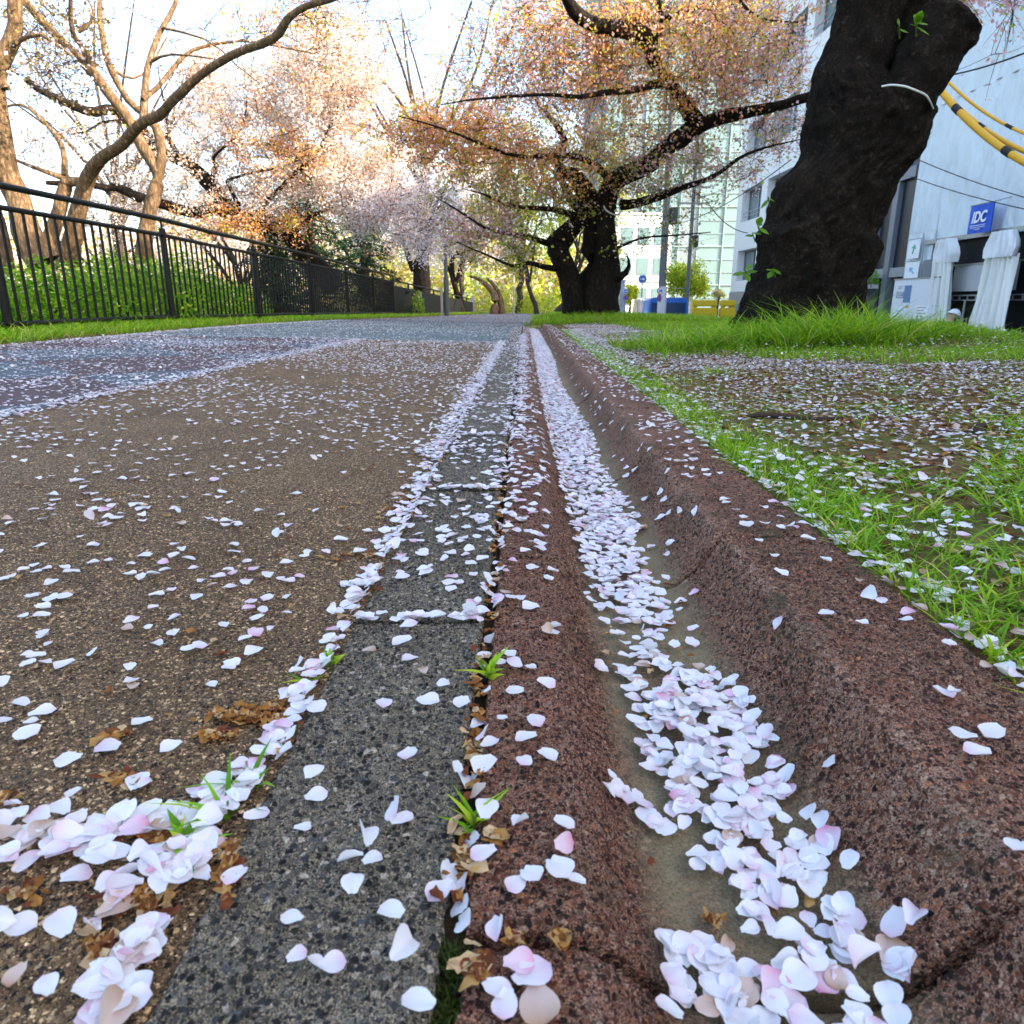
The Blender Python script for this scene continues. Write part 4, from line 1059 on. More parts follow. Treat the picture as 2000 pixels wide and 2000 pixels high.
# ---- the centre tree (three fused black stems), traced limb by limb
c6 = lambda pts, Y: pl(pts, Y, 1000, 0, S6)
T2L = [
    (c6([(560, 1960), (555, 1850), (560, 1700), (585, 1500), (608, 1380), (650, 1270), (720, 1140), (850, 1020), (1000, 905), (1110, 835)], [13.1, 13.1, 13.1, 13.1, 13.05, 13, 12.9, 12.7, 12.5, 12.3]), [.33, .29, .25, .19, .165, .165, .16, .15, .135, .125], 0),
    (c6([(400, 1960), (395, 1850), (370, 1700), (320, 1590), (285, 1530), (330, 1440), (400, 1400), (470, 1340)], 13.2), [.27, .24, .19, .19, .21, .17, .15, .13], 0),
    (c6([(520, 1900), (500, 1700), (525, 1500), (520, 1380), (500, 1270), (455, 1180), (400, 1110)], 13.3), [.24, .2, .17, .17, .18, .17, .13], 0),
    (c6([(1090, 850), (1150, 790), (1120, 720), (1050, 600), (985, 500), (905, 400), (880, 300), (760, 230), (620, 185), (480, 145), (410, 90), (350, -10), (280, -160)], [12.4, 12.3, 12.2, 12.1, 12, 11.9, 11.8, 11.6, 11.4, 11.2, 11, 10.8, 10.5]), [.12, .14, .125, .10, .10, .095, .12, .12, .105, .10, .09, .06, .05], 0),
    (c6([(1080, 850), (1200, 790), (1330, 735), (1480, 695), (1620, 655), (1780, 625), (1950, 600), (2250, 520)], [12.4, 12.2, 12, 11.8, 11.6, 11.4, 11.2, 10.8]), .125, .05),
    (c6([(690, 1290), (800, 1275), (920, 1235), (1100, 1160), (1290, 1090), (1440, 1010), (1600, 930), (1840, 870)], [13, 12.8, 12.6, 12.3, 12, 11.8, 11.6, 11.3]), .09, .006),
    (c6([(640, 1190), (560, 1070), (480, 1015), (350, 990), (180, 985), (0, 980), (-250, 880), (-500, 790), (-720, 730)], [13, 12.8, 12.6, 12.3, 12, 11.7, 11.2, 10.8, 10.4]), .065, .006),
    (c6([(985, 500), (930, 515), (800, 560), (650, 590), (450, 610), (200, 600), (-200, 620), (-450, 660)], [12, 11.8, 11.6, 11.4, 11.2, 11, 10.6, 10.3]), .075, .006),
    (c6([(880, 300), (930, 190), (940, 110), (930, 0), (940, -150)], 11.8), .06, .04),
    (c6([(940, 130), (1050, 85), (1170, 40), (1300, -10), (1450, -100)], [11.8, 11.6, 11.4, 11.2, 11]), .05, .006),
    (c6([(300, 1690), (200, 1680), (100, 1650), (0, 1665), (-180, 1600), (-350, 1520)], [13.2, 12.8, 12.3, 11.8, 11.3, 10.8]), .06, .006),
    (c6([(260, 1540), (130, 1500), (0, 1470), (-150, 1430), (-330, 1330), (-480, 1240)], [13.2, 12.8, 12.4, 12, 11.6, 11.2]), .06, .006),
    (c6([(440, 1370), (330, 1340), (200, 1310), (0, 1285), (-150, 1230), (-300, 1190)], [13.3, 13, 12.7, 12.4, 12, 11.6]), .07, .006),
    (c6([(400, 1110), (300, 1040), (330, 900), (250, 740), (150, 620), (60, 480)], [13.3, 13.4, 13.5, 13.7, 13.9, 14]), .13, .006),
    (c6([(470, 1340), (380, 1250), (330, 1150), (240, 1060), (120, 960)], [13.3, 13.6, 13.9, 14.2, 14.5]), .12, .006),
    (c6([(640, 1750), (700, 1720), (738, 1660), (720, 1590)], [13, 12.8, 12.7, 12.7]), .09, .006),
    (c6([(1420, -20), (1480, 60), (1600, 120), (1800, 140)], [10.5, 10.6, 10.8, 11]), .025, .01),
    (c6([(660, 1560), (800, 1500), (1000, 1480), (1250, 1460)], [13, 12.6, 12.2, 11.8]), .03, .008),
]
s2 = [(blob(1240, 130, 12.3, 300, 140, 1.5, 150), 'copper', .9), (blob(1060, 210, 13.0, 210, 110, 1.6, 80), 'mauve', .9), (blob(860, 250, 11.6, 150, 40, .6, 80), 'copper', 1.0), (blob(930, 300, 11.9, 160, 45, .8, 60), 'copper', .9), (blob(1150, 40, 11.9, 200, 60, 1., 60), 'copper', .9), (blob(1180, 180, 11.0, 260, 150, .5, 22), 'copper', .9), (blob(1050, 330, 11.6, 200, 90, .5, 16), 'copper', .8), (blob(1420, 60, 10.6, 160, 60, .5, 30), 'copper', .9), (blob(1500, 250, 11.9, 90, 60, .6, 26), 'mauve', .7),
      (blob(1120, 330, 13.1, 190, 70, 1.3, 80), 'copper', .8), (blob(1000, 395, 12.9, 170, 60, 1.0, 60), 'olive', .8), (blob(1360, 330, 12.5, 150, 60, 1.0, 44), 'mauve', .75), (blob(1250, 300, 12.9, 170, 70, 1.2, 50), 'olive', .7),
      (blob(1440, 110, 12.0, 160, 120, 1.2, 90), 'mauve', .9), (blob(1420, 190, 11.8, 140, 60, .8, 34), 'copper', .8), (blob(1270, 400, 12.9, 130, 45, .8, 26), 'olive', .5), (blob(920, 455, 12.3, 100, 45, .8, 40), 'mauve', .9), (blob(1000, 500, 12.3, 110, 35, .8, 30), 'olive', .6),
      (blob(1340, 20, 11.9, 260, 60, 1.2, 70), 'copper', .9), (blob(930, 150, 12.7, 160, 110, 1.5, 26), 'copper', .45), (blob(1000, 40, 12.1, 160, 60, 1.2, 20), 'mauve', .5), (blob(1270, 480, 12.8, 110, 25, .5, 14), 'olive', .35), (blob(1100, 110, 12.3, 150, 70, 1.2, 50), 'copper', .9)]
make_tree('cherry_tree', 'old cherry tree of three fused black stems with coppery new leaves arching over the lane', atY(1145, 600, 13.2)[:2] + (.02,), T2L, s2, M['bark_dark'], leaf=.052, spread=.062, twig_r=.0075, ncl=9.5, gnarl=.2, sides=18, shoot=(.25, .6))
cw = [atY(1000 + a * S6, b * S6, yy) for a, b, yy in ((575, 1290, 12.9), (590, 1320, 12.75), (630, 1345, 12.68), (665, 1348, 12.7), (690, 1330, 12.85))]
wc = MB().tube(catmull(cw, 16), .014, 6).build('white_cord', plain('white_cord_b', (.6, .6, .6), .6, .3, var=.1), [o for o in bpy.data.objects if o.name == 'cherry_tree.001'][0], smooth=True)

# ---- trees behind the railing on the left
c7 = lambda pts, Y: pl(pts, Y, 0, 0, S7)
make_tree('cherry_tree', 'sunlit tan-barked tree forking into tall limbs behind the railing', c7([(790, 1300)], 12.0)[0][:2] + (-.2,), [
    (c7([(770, 1420), (785, 1240), (820, 1100), (852, 960), (820, 880), (745, 760), (680, 640), (600, 520), (510, 390), (420, 300), (330, 225), (200, 90), (100, -40)], 12.0), .118, .05),
    (c7([(850, 960), (875, 850), (845, 710), (785, 620), (690, 530), (605, 370), (560, 220), (535, 80), (545, -60)], [12, 12, 12.1, 12.2, 12.3, 12.3, 12.4, 12.5, 12.6]), .082, .035),
    (c7([(500, 380), (450, 260), (390, 170), (380, 0)], [12, 11.8, 11.6, 11.4]), .05, .03),
    (c7([(420, 170), (480, 130), (500, 40), (440, -30)], [11.8, 11.8, 11.8, 11.8]), .03, .012),
    (c7([(600, 370), (700, 420), (790, 380), (900, 200)], [12.3, 12.5, 12.7, 13]), .03, .012)],
    [(blob(110, 130, 12, 140, 120, 1.2, 20), 'brownleaf', .35), (blob(160, 90, 11.5, 110, 80, .8, 10), 'brownleaf', .4), (blob(90, 30, 11.5, 130, 40, .8, 10), 'brownleaf', .6)], M['bark_lit'], leaf=.06, ncl=8, twig_r=.009, gnarl=.15, cat='tree')
make_tree('cherry_tree', 'leaning tree throwing one long dark limb diagonally up over the lane', c7([(400, 1300)], 10.6)[0][:2] + (-.1,), [
    (c7([(370, 1420), (390, 1280), (430, 1100), (480, 950), (560, 840), (680, 775), (780, 665), (870, 590), (960, 500), (1080, 400), (1300, 285), (1480, 190), (1560, 110), (1640, 40), (1800, -10), (2050, -120)], [10.8, 10.7, 10.6, 10.5, 10.3, 10.1, 9.9, 9.7, 9.5, 9.3, 9, 8.8, 8.7, 8.6, 8.4, 8]), [.135, .125, .11, .095, .075, .068, .062, .058, .052, .048, .045, .042, .038, .034, .03, .025], 0),
    (c7([(775, 640), (785, 480), (800, 370), (860, 170), (940, 20), (960, -80)], [9.9, 10, 10.1, 10.3, 10.5, 10.6]), .055, .02),
    (c7([(820, 330), (900, 295), (1050, 300), (1160, 320)], [10.1, 10, 9.9, 9.8]), .02, .008),
    (c7([(770, 540), (880, 440), (980, 310), (1080, 250), (1300, 215), (1500, 250), (1700, 290)], [9.9, 10.2, 10.4, 10.5, 10.6, 10.7, 10.8]), .035, .01),
    (c7([(880, 150), (1010, 180), (1150, 230), (1250, 330), (1400, 450)], [10.3, 10.2, 10.1, 10, 10]), .018, .006)],
    [(blob(520, 70, 10, 130, 70, 1, 14), 'copper', .35), (blob(600, 30, 9.2, 90, 30, .6, 8), 'copper', .35)], M['bark_lit'], leaf=.05, ncl=7, twig_r=.007, gnarl=.12, cat='tree')
make_tree('cherry_tree', 'pale short-trunked tree with spreading side branches behind the railing', c7([(280, 1330)], 13)[0][:2] + (-.25,), [
    (c7([(260, 1450), (290, 1260), (340, 1130), (350, 1000), (345, 950)], 13), .15, .085),
    (c7([(345, 960), (260, 930), (180, 900), (90, 860), (0, 830)], [13, 12.9, 12.8, 12.7, 12.6]), .05, .02),
    (c7([(350, 980), (420, 970), (470, 960)], 13), .08, .05),
    (c7([(350, 950), (340, 800), (250, 680), (120, 560), (-30, 600)], [13, 13.2, 13.4, 13.6, 13.8]), .06, .015)],
    [(blob(120, 290, 13.5, 150, 60, 1., 26), 'white', .5), (blob(180, 250, 14, 90, 60, 1., 14), 'copper', .4)], M['bark_lit'], leaf=.05, ncl=8, twig_r=.009, gnarl=.2, cat='tree')
make_tree('cherry_tree', 'thick tan trunk rising at the left end of the hedge', c7([(90, 1400)], 9.6)[0][:2] + (-.1,), [
    (c7([(240, 1420), (190, 1350), (110, 1200), (55, 1060), (15, 920), (35, 760), (20, 600), (15, 450), (40, 280), (70, 120), (85, -30)], 9.6), [.20, .17, .15, .14, .14, .12, .10, .095, .09, .08, .075], 0),
    (c7([(20, 900), (-60, 780), (-120, 600)], 9.6), .12, .08),
    (c7([(30, 480), (-10, 420), (-60, 380)], 9.6), .05, .03),
    (c7([(30, 1480), (20, 1300), (-30, 1100), (-60, 950)], 9.9), .11, .10),
    (c7([(60, 250), (200, 180), (330, 250), (420, 330)], [9.6, 9.4, 9.3, 9.2]), .03, .01)],
    [(blob(60, 150, 9.4, 90, 120, .6, 16), 'brownleaf', .4), (blob(130, 130, 9.2, 90, 60, .5, 10), 'lilac', .3)], M['bark_lit'], leaf=.05, ncl=8, twig_r=.008, gnarl=.2, cat='tree')
# ---- the blossom-laden cherry leaning left behind the fence
make_tree('cherry_tree', 'broad cherry tree with dark leaning limbs and a great cloud of pale blossom', c7([(1760, 1500)], 19)[0][:2] + (-.2,), [
    (c7([(1800, 1560), (1720, 1430), (1600, 1320), (1430, 1200), (1280, 1110), (1110, 985), (960, 845), (790, 700), (650, 600), (450, 575), (250, 490), (140, 430)], [19, 19, 18.9, 18.7, 18.5, 18.2, 18, 17.7, 17.4, 17.1, 16.8, 16.5]), .30, .06),
    (c7([(1470, 1230), (1330, 1200), (1180, 1165), (1000, 1135), (760, 1065), (600, 1030), (480, 1000), (250, 985)], [18.8, 18.5, 18.2, 17.9, 17.6, 17.4, 17.2, 17]), .19, .05),
    (c7([(1400, 1150), (1440, 1080), (1560, 980), (1680, 850), (1780, 700), (1840, 500), (1820, 300)], [18.7, 18.6, 18.4, 18.2, 18, 17.9, 17.8]), .09, .007),
    (c7([(1290, 1110), (1235, 1010), (1220, 970), (1320, 940), (1480, 920), (1640, 840), (1720, 740)], [18.5, 18.3, 18.2, 18, 17.9, 17.8, 17.7]), .06, .007),
    (c7([(1130, 1000), (1160, 900), (1150, 840), (1300, 700), (1330, 560), (1300, 300)], [18.2, 18.1, 18, 18, 18, 18]), .06, .007),
    (c7([(1570, 1290), (1650, 1180), (1760, 1120), (1880, 1100), (2050, 1050)], [18.9, 18.6, 18.3, 18, 17.6]), .08, .007),
    (c7([(960, 845), (900, 700), (880, 540), (850, 350)], [18, 18.2, 18.5, 18.8]), .08, .007),
    (c7([(790, 700), (600, 650), (400, 720), (250, 650)], [17.7, 17.6, 17.4, 17.2]), .05, .007)],
    [(blob(530, 220, 18.7, 230, 150, 2.2, 190), 'white', 1.35), (blob(650, 150, 18.3, 110, 110, 1.6, 90), 'white', 1.5), (blob(690, 330, 18.3, 150, 90, 1.6, 100), 'white', 1.3), (blob(760, 400, 18.1, 130, 60, 1.2, 60), 'lilac', 1.4),
     (blob(430, 390, 18.5, 190, 70, 1.4, 70), 'white', 1.0), (blob(470, 440, 18.1, 190, 40, 1.0, 44), 'copper', .8), (blob(290, 300, 17.9, 150, 90, 1.2, 44), 'white', .7), (blob(560, 300, 17.7, 130, 60, .8, 26), 'copper', .8), (blob(590, 50, 18.8, 130, 40, 1.2, 26), 'copper', .5), (blob(220, 420, 17.7, 120, 50, .8, 26), 'white', .6), (blob(820, 470, 18.3, 80, 26, .8, 22), 'lilac', 1.)],
    M['bark_dark'], leaf=.057, spread=.09, ncl=23, twig_r=.013, gnarl=.3, sides=14, shoot=(.3, .7))
# ---- further cherries along the lane
def bloom_tree(px, py_base, Y, h, lean, pal, n, w, dens=1.2, label='', grp=None, bk='bark_dark', r=.22, leaf=.08, name='cherry_tree', z0=None, cat='cherry tree'):
    b = np.array(atY(px, py_base, Y)); b[2] = float(surf(b[0], Y)) - .1 if z0 is None else z0
    tp = b + np.array([lean * h * .5, rng.uniform(-.3, .3), h * .5])
    limbs = [([b, b * .6 + tp * .4 + rng.normal(0, .12, 3), tp], r, r * .55)]
    for k in range(6):
        a = k * 1.05 + rng.uniform(-.3, .3); e = tp + np.array([math.cos(a) * w * .7, math.sin(a) * w * .5, h * rng.uniform(.1, .38)])
        s = b * .4 + tp * .6 if k % 2 else tp
        limbs.append(([s, (s + e) / 2 + np.array([0, 0, .15 * h]), e], r * .45, r * .12))
    v = rng.normal(0, 1, (n, 3)); v /= np.linalg.norm(v, axis=1, keepdims=True); v *= rng.uniform(.25, 1, (n, 1)) ** .5
    P = tp + np.array([lean * h * .1, 0, h * .18]) + v * np.array([w, w * .8, h * .36])
    pals = pal if isinstance(pal, list) else [pal]
    sd = [(P[i::len(pals)], p, dens) for i, p in enumerate(pals)]
    return make_tree(name, label, tuple(b), limbs, sd, M[bk], grp, leaf=leaf, spread=.12, ncl=16, twig_r=.013, gnarl=.3, sides=10, shoot=(.4, .9), nshoot=4, cat=cat)
bloom_tree(775, 540, 27, 5.5, .35, ['lilac', 'white'], 90, 3.2, 1.5, 'slanting dark-trunked cherry in lilac-white bloom beyond the lamp post', 'cherries further along the lane')
bloom_tree(905, 600, 36, 5.2, -.2, ['lilac', 'white'], 70, 3.6, 1.5, 'low lilac-white cherry spreading over the far end of the fence', 'cherries further along the lane')
bloom_tree(700, 560, 40, 8, .1, ['white', 'lilac'], 90, 5, 1.5, 'tall white cherry standing behind the evergreen', 'cherries further along the lane', leaf=.10)
bloom_tree(480, 580, 34, 6.5, -.1, ['white', 'lilac'], 80, 5, 1.3, 'pale cherry glimpsed between the leaning limbs behind the railing', 'cherries further along the lane', leaf=.095, z0=-1.4)
bloom_tree(200, 580, 36, 5.5, .1, ['white', 'lilac'], 70, 6, 1.2, 'pale cherry far behind the hedge and the tan trunks', 'cherries further along the lane', leaf=.095, z0=-1.5)
bloom_tree(1010, 598, 47, 11, .05, ['gold', 'lime', 'copper'], 130, 5.5, 1.3, 'golden-green tree closing the view at the end of the lane', 'sunlit trees at the end of the lane', 'bark_grey', leaf=.12, cat='tree', name='tree')
bloom_tree(1110, 598, 50, 12, -.1, ['lime', 'gold'], 120, 6, 1.3, 'bright lime-leaved tree seen left of the triple-stemmed cherry', 'sunlit trees at the end of the lane', 'bark_grey', leaf=.12, cat='tree', name='tree')
bloom_tree(900, 598, 54, 12, .05, ['gold', 'mauve'], 120, 6, 1.2, 'tawny tree behind the far fence end', 'sunlit trees at the end of the lane', 'bark_grey', leaf=.12, cat='tree', name='tree')
bloom_tree(1050, 600, 41, 6, -.25, ['lime'], 50, 2.4, .8, 'slender grey-trunked tree with thin lime foliage at the lane end', None, 'bark_grey', leaf=.12, r=.16, cat='tree', name='tree')
bloom_tree(1085, 602, 38, 5, .5, ['lime'], 30, 2.0, .7, 'steeply leaning grey trunk beside the triple-stemmed cherry', None, 'bark_grey', leaf=.12, r=.19, cat='tree', name='tree')
# tall, still nearly bare tree against the sky
def bare_tree(px, Y, h, label):
    b = np.array(atY(px, 590, Y)); b[2] = -.4
    limbs = [([b, b + [0, 0, h * .3], b + [.3, 0, h * .5]], .3, .16)]; tips = []
    for k in range(11):
        a = k * .9; s = b + np.array([.2, 0, h * (.3 + .02 * k)]); e = s + np.array([math.cos(a) * h * .33, math.sin(a) * h * .2, h * rng.uniform(.3, .55)])
        limbs.append(([s, (s + e) / 2 + rng.normal(0, .3, 3), e], .09, .025)); tips.append(e)
    v = np.concatenate([np.array(t) + rng.normal(0, .9, (13, 3)) for t in tips])
    make_tree('bare_tree', label, tuple(b), limbs, [(v, 'mauve', .30)], M['bark_grey'], leaf=.11, spread=.15, ncl=7, twig_r=.016, nshoot=7, shoot=(.5, 1.1), cat='tree', uplift=.02)
bare_tree(830, 30, 13, 'tall still nearly bare tree with a fan of fine twigs against the sky')
bare_tree(250, 33, 13, 'nearly bare tree with thin upright twigs behind the tan trunks')

# ---- evergreen behind the fence
def evergreen(px, Y, h, w, label, zlo=.0):
    b = np.array(atY(px, 575, Y)); b[2] = -.6
    root = empty('evergreen_tree', tuple(b), label, 'evergreen', 'dark evergreens behind the railing')
    link('trunk', np_mesh('trunk', *tubes([(catmull([b, b + [.05, 0, h * .5], b + [-.05, 0, h]], 14), np.linspace(.2, .04, 14))], 12), smooth=True), M['bark_grey'], root)
    br, P = [], []
    for k in range(70):
        z = zlo + (h - zlo) * (k / 70.) ** .9; a = k * 2.4; L = w * (1 - (z / h) ** 1.5) * rng.uniform(.6, 1.1)
        s = b + [0, 0, z]; e = s + np.array([math.cos(a) * L, math.sin(a) * L, -.18 * L])
        p = catmull([s, (s + e) / 2 + [0, 0, .06 * L], e], 6); br.append((p, np.linspace(.03, .008, 6)))
        t = rng.uniform(.15, 1, 130) * 5; i = np.minimum(t.astype(int), 4); f = (t - i)[:, None]
        P.append(p[i] * (1 - f) + p[i + 1] * f + rng.normal(0, .12, (130, 3)) * [1, 1, .5] - np.array([0, 0, .06]))
    link('branches', np_mesh('branches', *tubes(br, 5), smooth=True), M['bark_grey'], root)
    P = np.concatenate(P); V, Fc, C = quads(P, rng.uniform(.10, .22, len(P)), palpick('conifer', len(P)), .5, .22)
    link('crown', np_mesh('crown', V, Fc, col=C), M['needle'], root)
evergreen(612, 21.0, 5.0, 2.1, 'dark evergreen crowded behind the black railing under the pale cherry')
evergreen(712, 24, 4.6, 2.3, 'dark evergreen beside the slanting cherry trunk')
evergreen(540, 22, 3.2, 1.6, 'low dark evergreen below the leaning cherry limb')

# ---- hedge and shrubs
def shrub(name, label, boxes, pal, leaf, group=None, stems=8, cat='shrub', mat='leaf', flat=.3):
    c0 = boxes[0]; root = empty(name, (c0[0], c0[1], c0[2]), label, cat, group)
    P, st = [], []
    for cx, cy, cz, rx, ry, rz, n in boxes:
        v = rng.normal(0, 1, (n, 3)); v /= np.linalg.norm(v, axis=1, keepdims=True); v[:, 2] = np.abs(v[:, 2]) * 1.0
        rad = rng.uniform(.35, 1.05, (n, 1)) ** .5
        p = np.array([cx, cy, cz]) + v * rad * np.array([rx, ry, rz]) * (1 + .13 * wob(v[:, 0] * 3 + cx, v[:, 1] * 3 + v[:, 2] * 4, 2., cy))[:, None]
        P.append(p)
        for k in range(stems):
            e = p[rng.integers(0, n)]; s = np.array([cx + rng.normal(0, rx * .3), cy + rng.normal(0, ry * .3), cz - .1])
            st.append((catmull([s, (s + e) / 2 + [0, 0, .1 * rz], e], 5), np.linspace(.012, .004, 5)))
    P = np.concatenate(P); V, Fc, C = quads(P, rng.uniform(.6, 1.3, len(P)) * leaf, palpick(pal, len(P), .3), flat, .5)
    link('stems', np_mesh('stems', *tubes(st, 5), smooth=True), M['twig'], root)
    link('foliage', np_mesh('foliage', V, Fc, col=C), M[mat], root)
for j, (y, rx, rz, n, lab) in enumerate(((6.4, .75, .62, 5200, 'rounded green azalea bush at the near end of the hedge'), (7.7, .85, .74, 6500, 'green azalea bush under the thick tan trunk'), (9.2, .95, .92, 7500, 'tallest green azalea bush of the hedge behind the railing'), (10.7, .9, .98, 7000, 'green azalea bush below the forked sunlit tree'), (12.2, .8, .70, 4200, 'small green azalea bush at the far end of the hedge'))):
    shrub('azalea_bush', lab, [(-5.05 - .02 * j + .03 * y, y, -.02, rx, .95, rz, n)], 'green', .055, 'azalea hedge behind the railing')
def gz(px, Y): 
    x = atY(px, 590, Y)[0]; return x, Y, float(surf(x, Y)) - .05
for px_, Y_, rx, rz, n, pal, lab in ((1000, 48, 1.9, 1.7, 4200, 'lime', 'sunny lime-green bush at the end of the lane'), (1060, 47, 1.8, 1.3, 4000, 'lime', 'low yellow-green bush spreading before the leaning grey trunk'), (958, 50, 1.5, 2.0, 3000, 'gold', 'tawny bush beside the end post of the fence'), (775, 25.5, .9, 1.1, 2600, 'olive', 'clipped olive-green bush rising over the dark fence'), (660, 23, 1.1, .85, 2200, 'olive', 'brownish-green bush under the evergreens')):
    x, y, z = gz(px_, Y_); shrub('bush', lab, [(x, y, z, rx, rx * .8, rz, n)], pal, .10)
x, y, z = gz(811, 24.2); shrub('climber', 'narrow upright green plant growing through the dark fence', [(-3.05, 24.2, -.05, .22, .22, .75, 700)], 'green', .06)

# ---- the far wood that closes the park
n = 26000; P = np.stack([rng.uniform(-48, 9, n), rng.uniform(62, 78, n), rng.uniform(-1.5, 1, n)], -1)
hh = 6.5 + 2.5 * wob(P[:, 0], P[:, 1] * .3, .35, 3.) + 1.2 * wob(P[:, 0], P[:, 1], 1.1, 1.)
P[:, 2] = -1.5 + (hh + 1.5) * rng.uniform(0, 1, n) ** .8
pick = wob(P[:, 0], P[:, 2], .45, 5.)
C = np.where((pick > .2)[:, None], palpick('lime', n, .3), np.where((pick < -.25)[:, None], palpick('gold', n, .3), palpick('olive', n, .3)))
C = np.where((P[:, 0] < -14)[:, None] & (rng.uniform(0, 1, (n, 1)) < .6), palpick('white', n, .2), C)
V, Fc, C = quads(P, rng.uniform(.3, .65, n), C, .3, .6)
tag(link('far_wood', np_mesh('far_wood', V, Fc, col=C), M['leaf']), 'mass of spring-green and golden wood closing the far end of the park', 'wood', kind='stuff')

# ================================================================== RAILING, LAMP
def fx(y): return -4.12 + .031 * (y - 5.5)
def fz(y): return float(left_z(np.array([fx(y)]), np.array([y]))[0])
fence = empty('railing', (fx(8.75), 8.75, fz(8.75)), 'black tubular steel railing with upright bars beside the lane', 'railing')
posts = [3.25, 6.0, 8.75, 11.5, 14.25, 17.0, 19.75, 22.5]
def P3(y, h): return (fx(y), y, fz(y) + h)
SB = M['steel_black']
for y in posts:
    p = MB().tube([P3(y, -.05), P3(y, 1.06)], .036, 14).tube([P3(y, 1.06), P3(y, 1.075)], [.040, .034], 14).tube([P3(y, 1.07), P3(y, 1.15)], .014, 8).build('post', SB, fence, smooth=True)
    for h in (.10, 1.0):
        MB().tube([P3(y - .05, h), P3(y + .05, h)], .031, 12).build('bracket', SB, p, smooth=True)
for y0, y1 in zip(posts[:-1], posts[1:]):
    for h, r, nm in ((1.17, .027, 'handrail'), (1.0, .022, 'upper_rail'), (.10, .022, 'lower_rail')):
        MB().tube([P3(y0, h), P3((y0 + y1) / 2, h), P3(y1, h)], r, 12).build(nm, SB, fence, smooth=True)
barm = None
for y0, y1 in zip(posts[:-1], posts[1:]):
    for k in range(1, 20):
        y = y0 + (y1 - y0) * k / 20
        if barm is None:
            b = MB().tube([(0, 0, .09), (0, 0, 1.0)], .0135, 8, cap=False).build('baluster', SB, fence, smooth=True)
            barm = b.data; b.matrix_parent_inverse = Matrix.Identity(4)
        else:
            b = bpy.data.objects.new('baluster', barm); COL.objects.link(b); b.parent = fence
        b.location = (fx(y) - fence.location.x, y - fence.location.y, fz(y) - fence.location.z)
# lower boarded fence further on
def lx(y): return fx(22.5) + (y - 22.5) * .085
def lz(y): return fz(22.5) - (y - 22.5) * .011
low = empty('board_fence', (lx(23), 23, lz(23)), 'low dark board fence running on from the railing to a pale end post', 'fence')
DB = plain('dark_board', (.005, .005, .006), .6, .25, var=.4, scale=12)
lh = lambda y: 1.05 - .016 * (y - 22.5)
ys = np.arange(22.55, 40, .22)
for y in ys:
    x, z, h = lx(y), lz(y), lh(y) - .16
    MB().add([(x, y, z), (x + .018, y + .206, z - .002), (x + .018, y + .206, z + h), (x, y, z + h), (x - .03, y, z), (x - .012, y + .206, z - .002), (x - .012, y + .206, z + h), (x - .03, y, z + h)],
             [(0, 1, 2, 3), (7, 6, 5, 4), (0, 4, 5, 1), (3, 2, 6, 7), (1, 5, 6, 2), (0, 3, 7, 4)]).build('board', DB, low)
for y in np.arange(22.6, 40.2, 2.2):
    MB().tube([(lx(y) - .05, y, lz(y) - .05), (lx(y) - .05, y, lz(y) + lh(y))], .03, 8).build('post', SB, low, smooth=True)
MB().tube([(lx(y) - .05, y, lz(y) + lh(y)) for y in np.arange(22.5, 40.2, 1.0)], .026, 8).build('handrail', SB, low, smooth=True)
ep = MB().box(lx(40) - .10, lx(40) + .10, 39.95, 40.15, lz(40) - .1, lz(40) + .95).build('end_post', plain('pale_post', (.42, .40, .36), .8, .2), low, bevel=.02)
for q, px_ in enumerate((753, 765)):
    y = 25.9 + q * .5; MB().add([(lx(y) + .03, y, lz(y) + .80), (lx(y) + .03, y + .10, lz(y) + .80), (lx(y) + .035, y + .12, lz(y) + .40), (lx(y) + .035, y + .03, lz(y) + .42), (lx(y) + .024, y, lz(y) + .80), (lx(y) + .024, y + .10, lz(y) + .80), (lx(y) + .029, y + .12, lz(y) + .40), (lx(y) + .029, y + .03, lz(y) + .42)], [(0, 1, 2, 3), (7, 6, 5, 4), (0, 4, 5, 1), (1, 5, 6, 2), (2, 6, 7, 3), (3, 7, 4, 0)]).build('white_rag', plain('rag', (.7, .7, .7), .8, .2), low)
lb = on_surf(873, 617)
GS = plain('grey_painted_steel', (.075, .085, .085), .5, .4, var=.2, scale=8)
lamp = empty('lamp_post', lb, 'slim grey-green lamp post standing at the left edge of the lane', 'lamp post')
lt = atY(872, 405, lb[1])
MB().tube([lb, (lb[0], lb[1], 1.15)], .088, 14).build('base_column', GS, lamp, smooth=True)
MB().tube([(lb[0], lb[1], 1.1), (lb[0], lb[1], lt[2])], [.062, .05], 12).build('pole', GS, lamp, smooth=True)
MB().tube([(lb[0], lb[1], lt[2]), (lb[0], lb[1], lt[2] + .15), (lb[0], lb[1], lt[2] + .5)], [.06, .16, .2], 14).tube([(lb[0], lb[1], lt[2] + .5), (lb[0], lb[1], lt[2] + .62)], [.22, .05], 14).build('lantern', GS, lamp, smooth=True)
MB().box(lb[0] - .2, lb[0] - .12, lb[1] - .04, lb[1] + .04, lb[2] - .03, lb[2] + .9).build('side_post', plain('pale_post2', (.35, .33, .30), .8, .2), lamp, bevel=.01)
sp_ = atZ(1003, 609, -.1)
t = empty('marker_pole', (sp_[0], 34, -.2), 'thin pale pole in the middle of the far lane', 'pole')
MB().tube([(sp_[0], 34, -.25), (sp_[0], 34, 2.1)], .035, 8).build('pole', plain('pale_pole', (.4, .4, .36), .6, .3), t, smooth=True)
MB().tube([(sp_[0], 34, -.25), (sp_[0], 34, -.17)], .08, 10).build('foot', plain('pale_pole_b', (.4, .4, .36), .6, .3), t, smooth=True)
sx, sy = atY(963, 560, 37)[0], 37
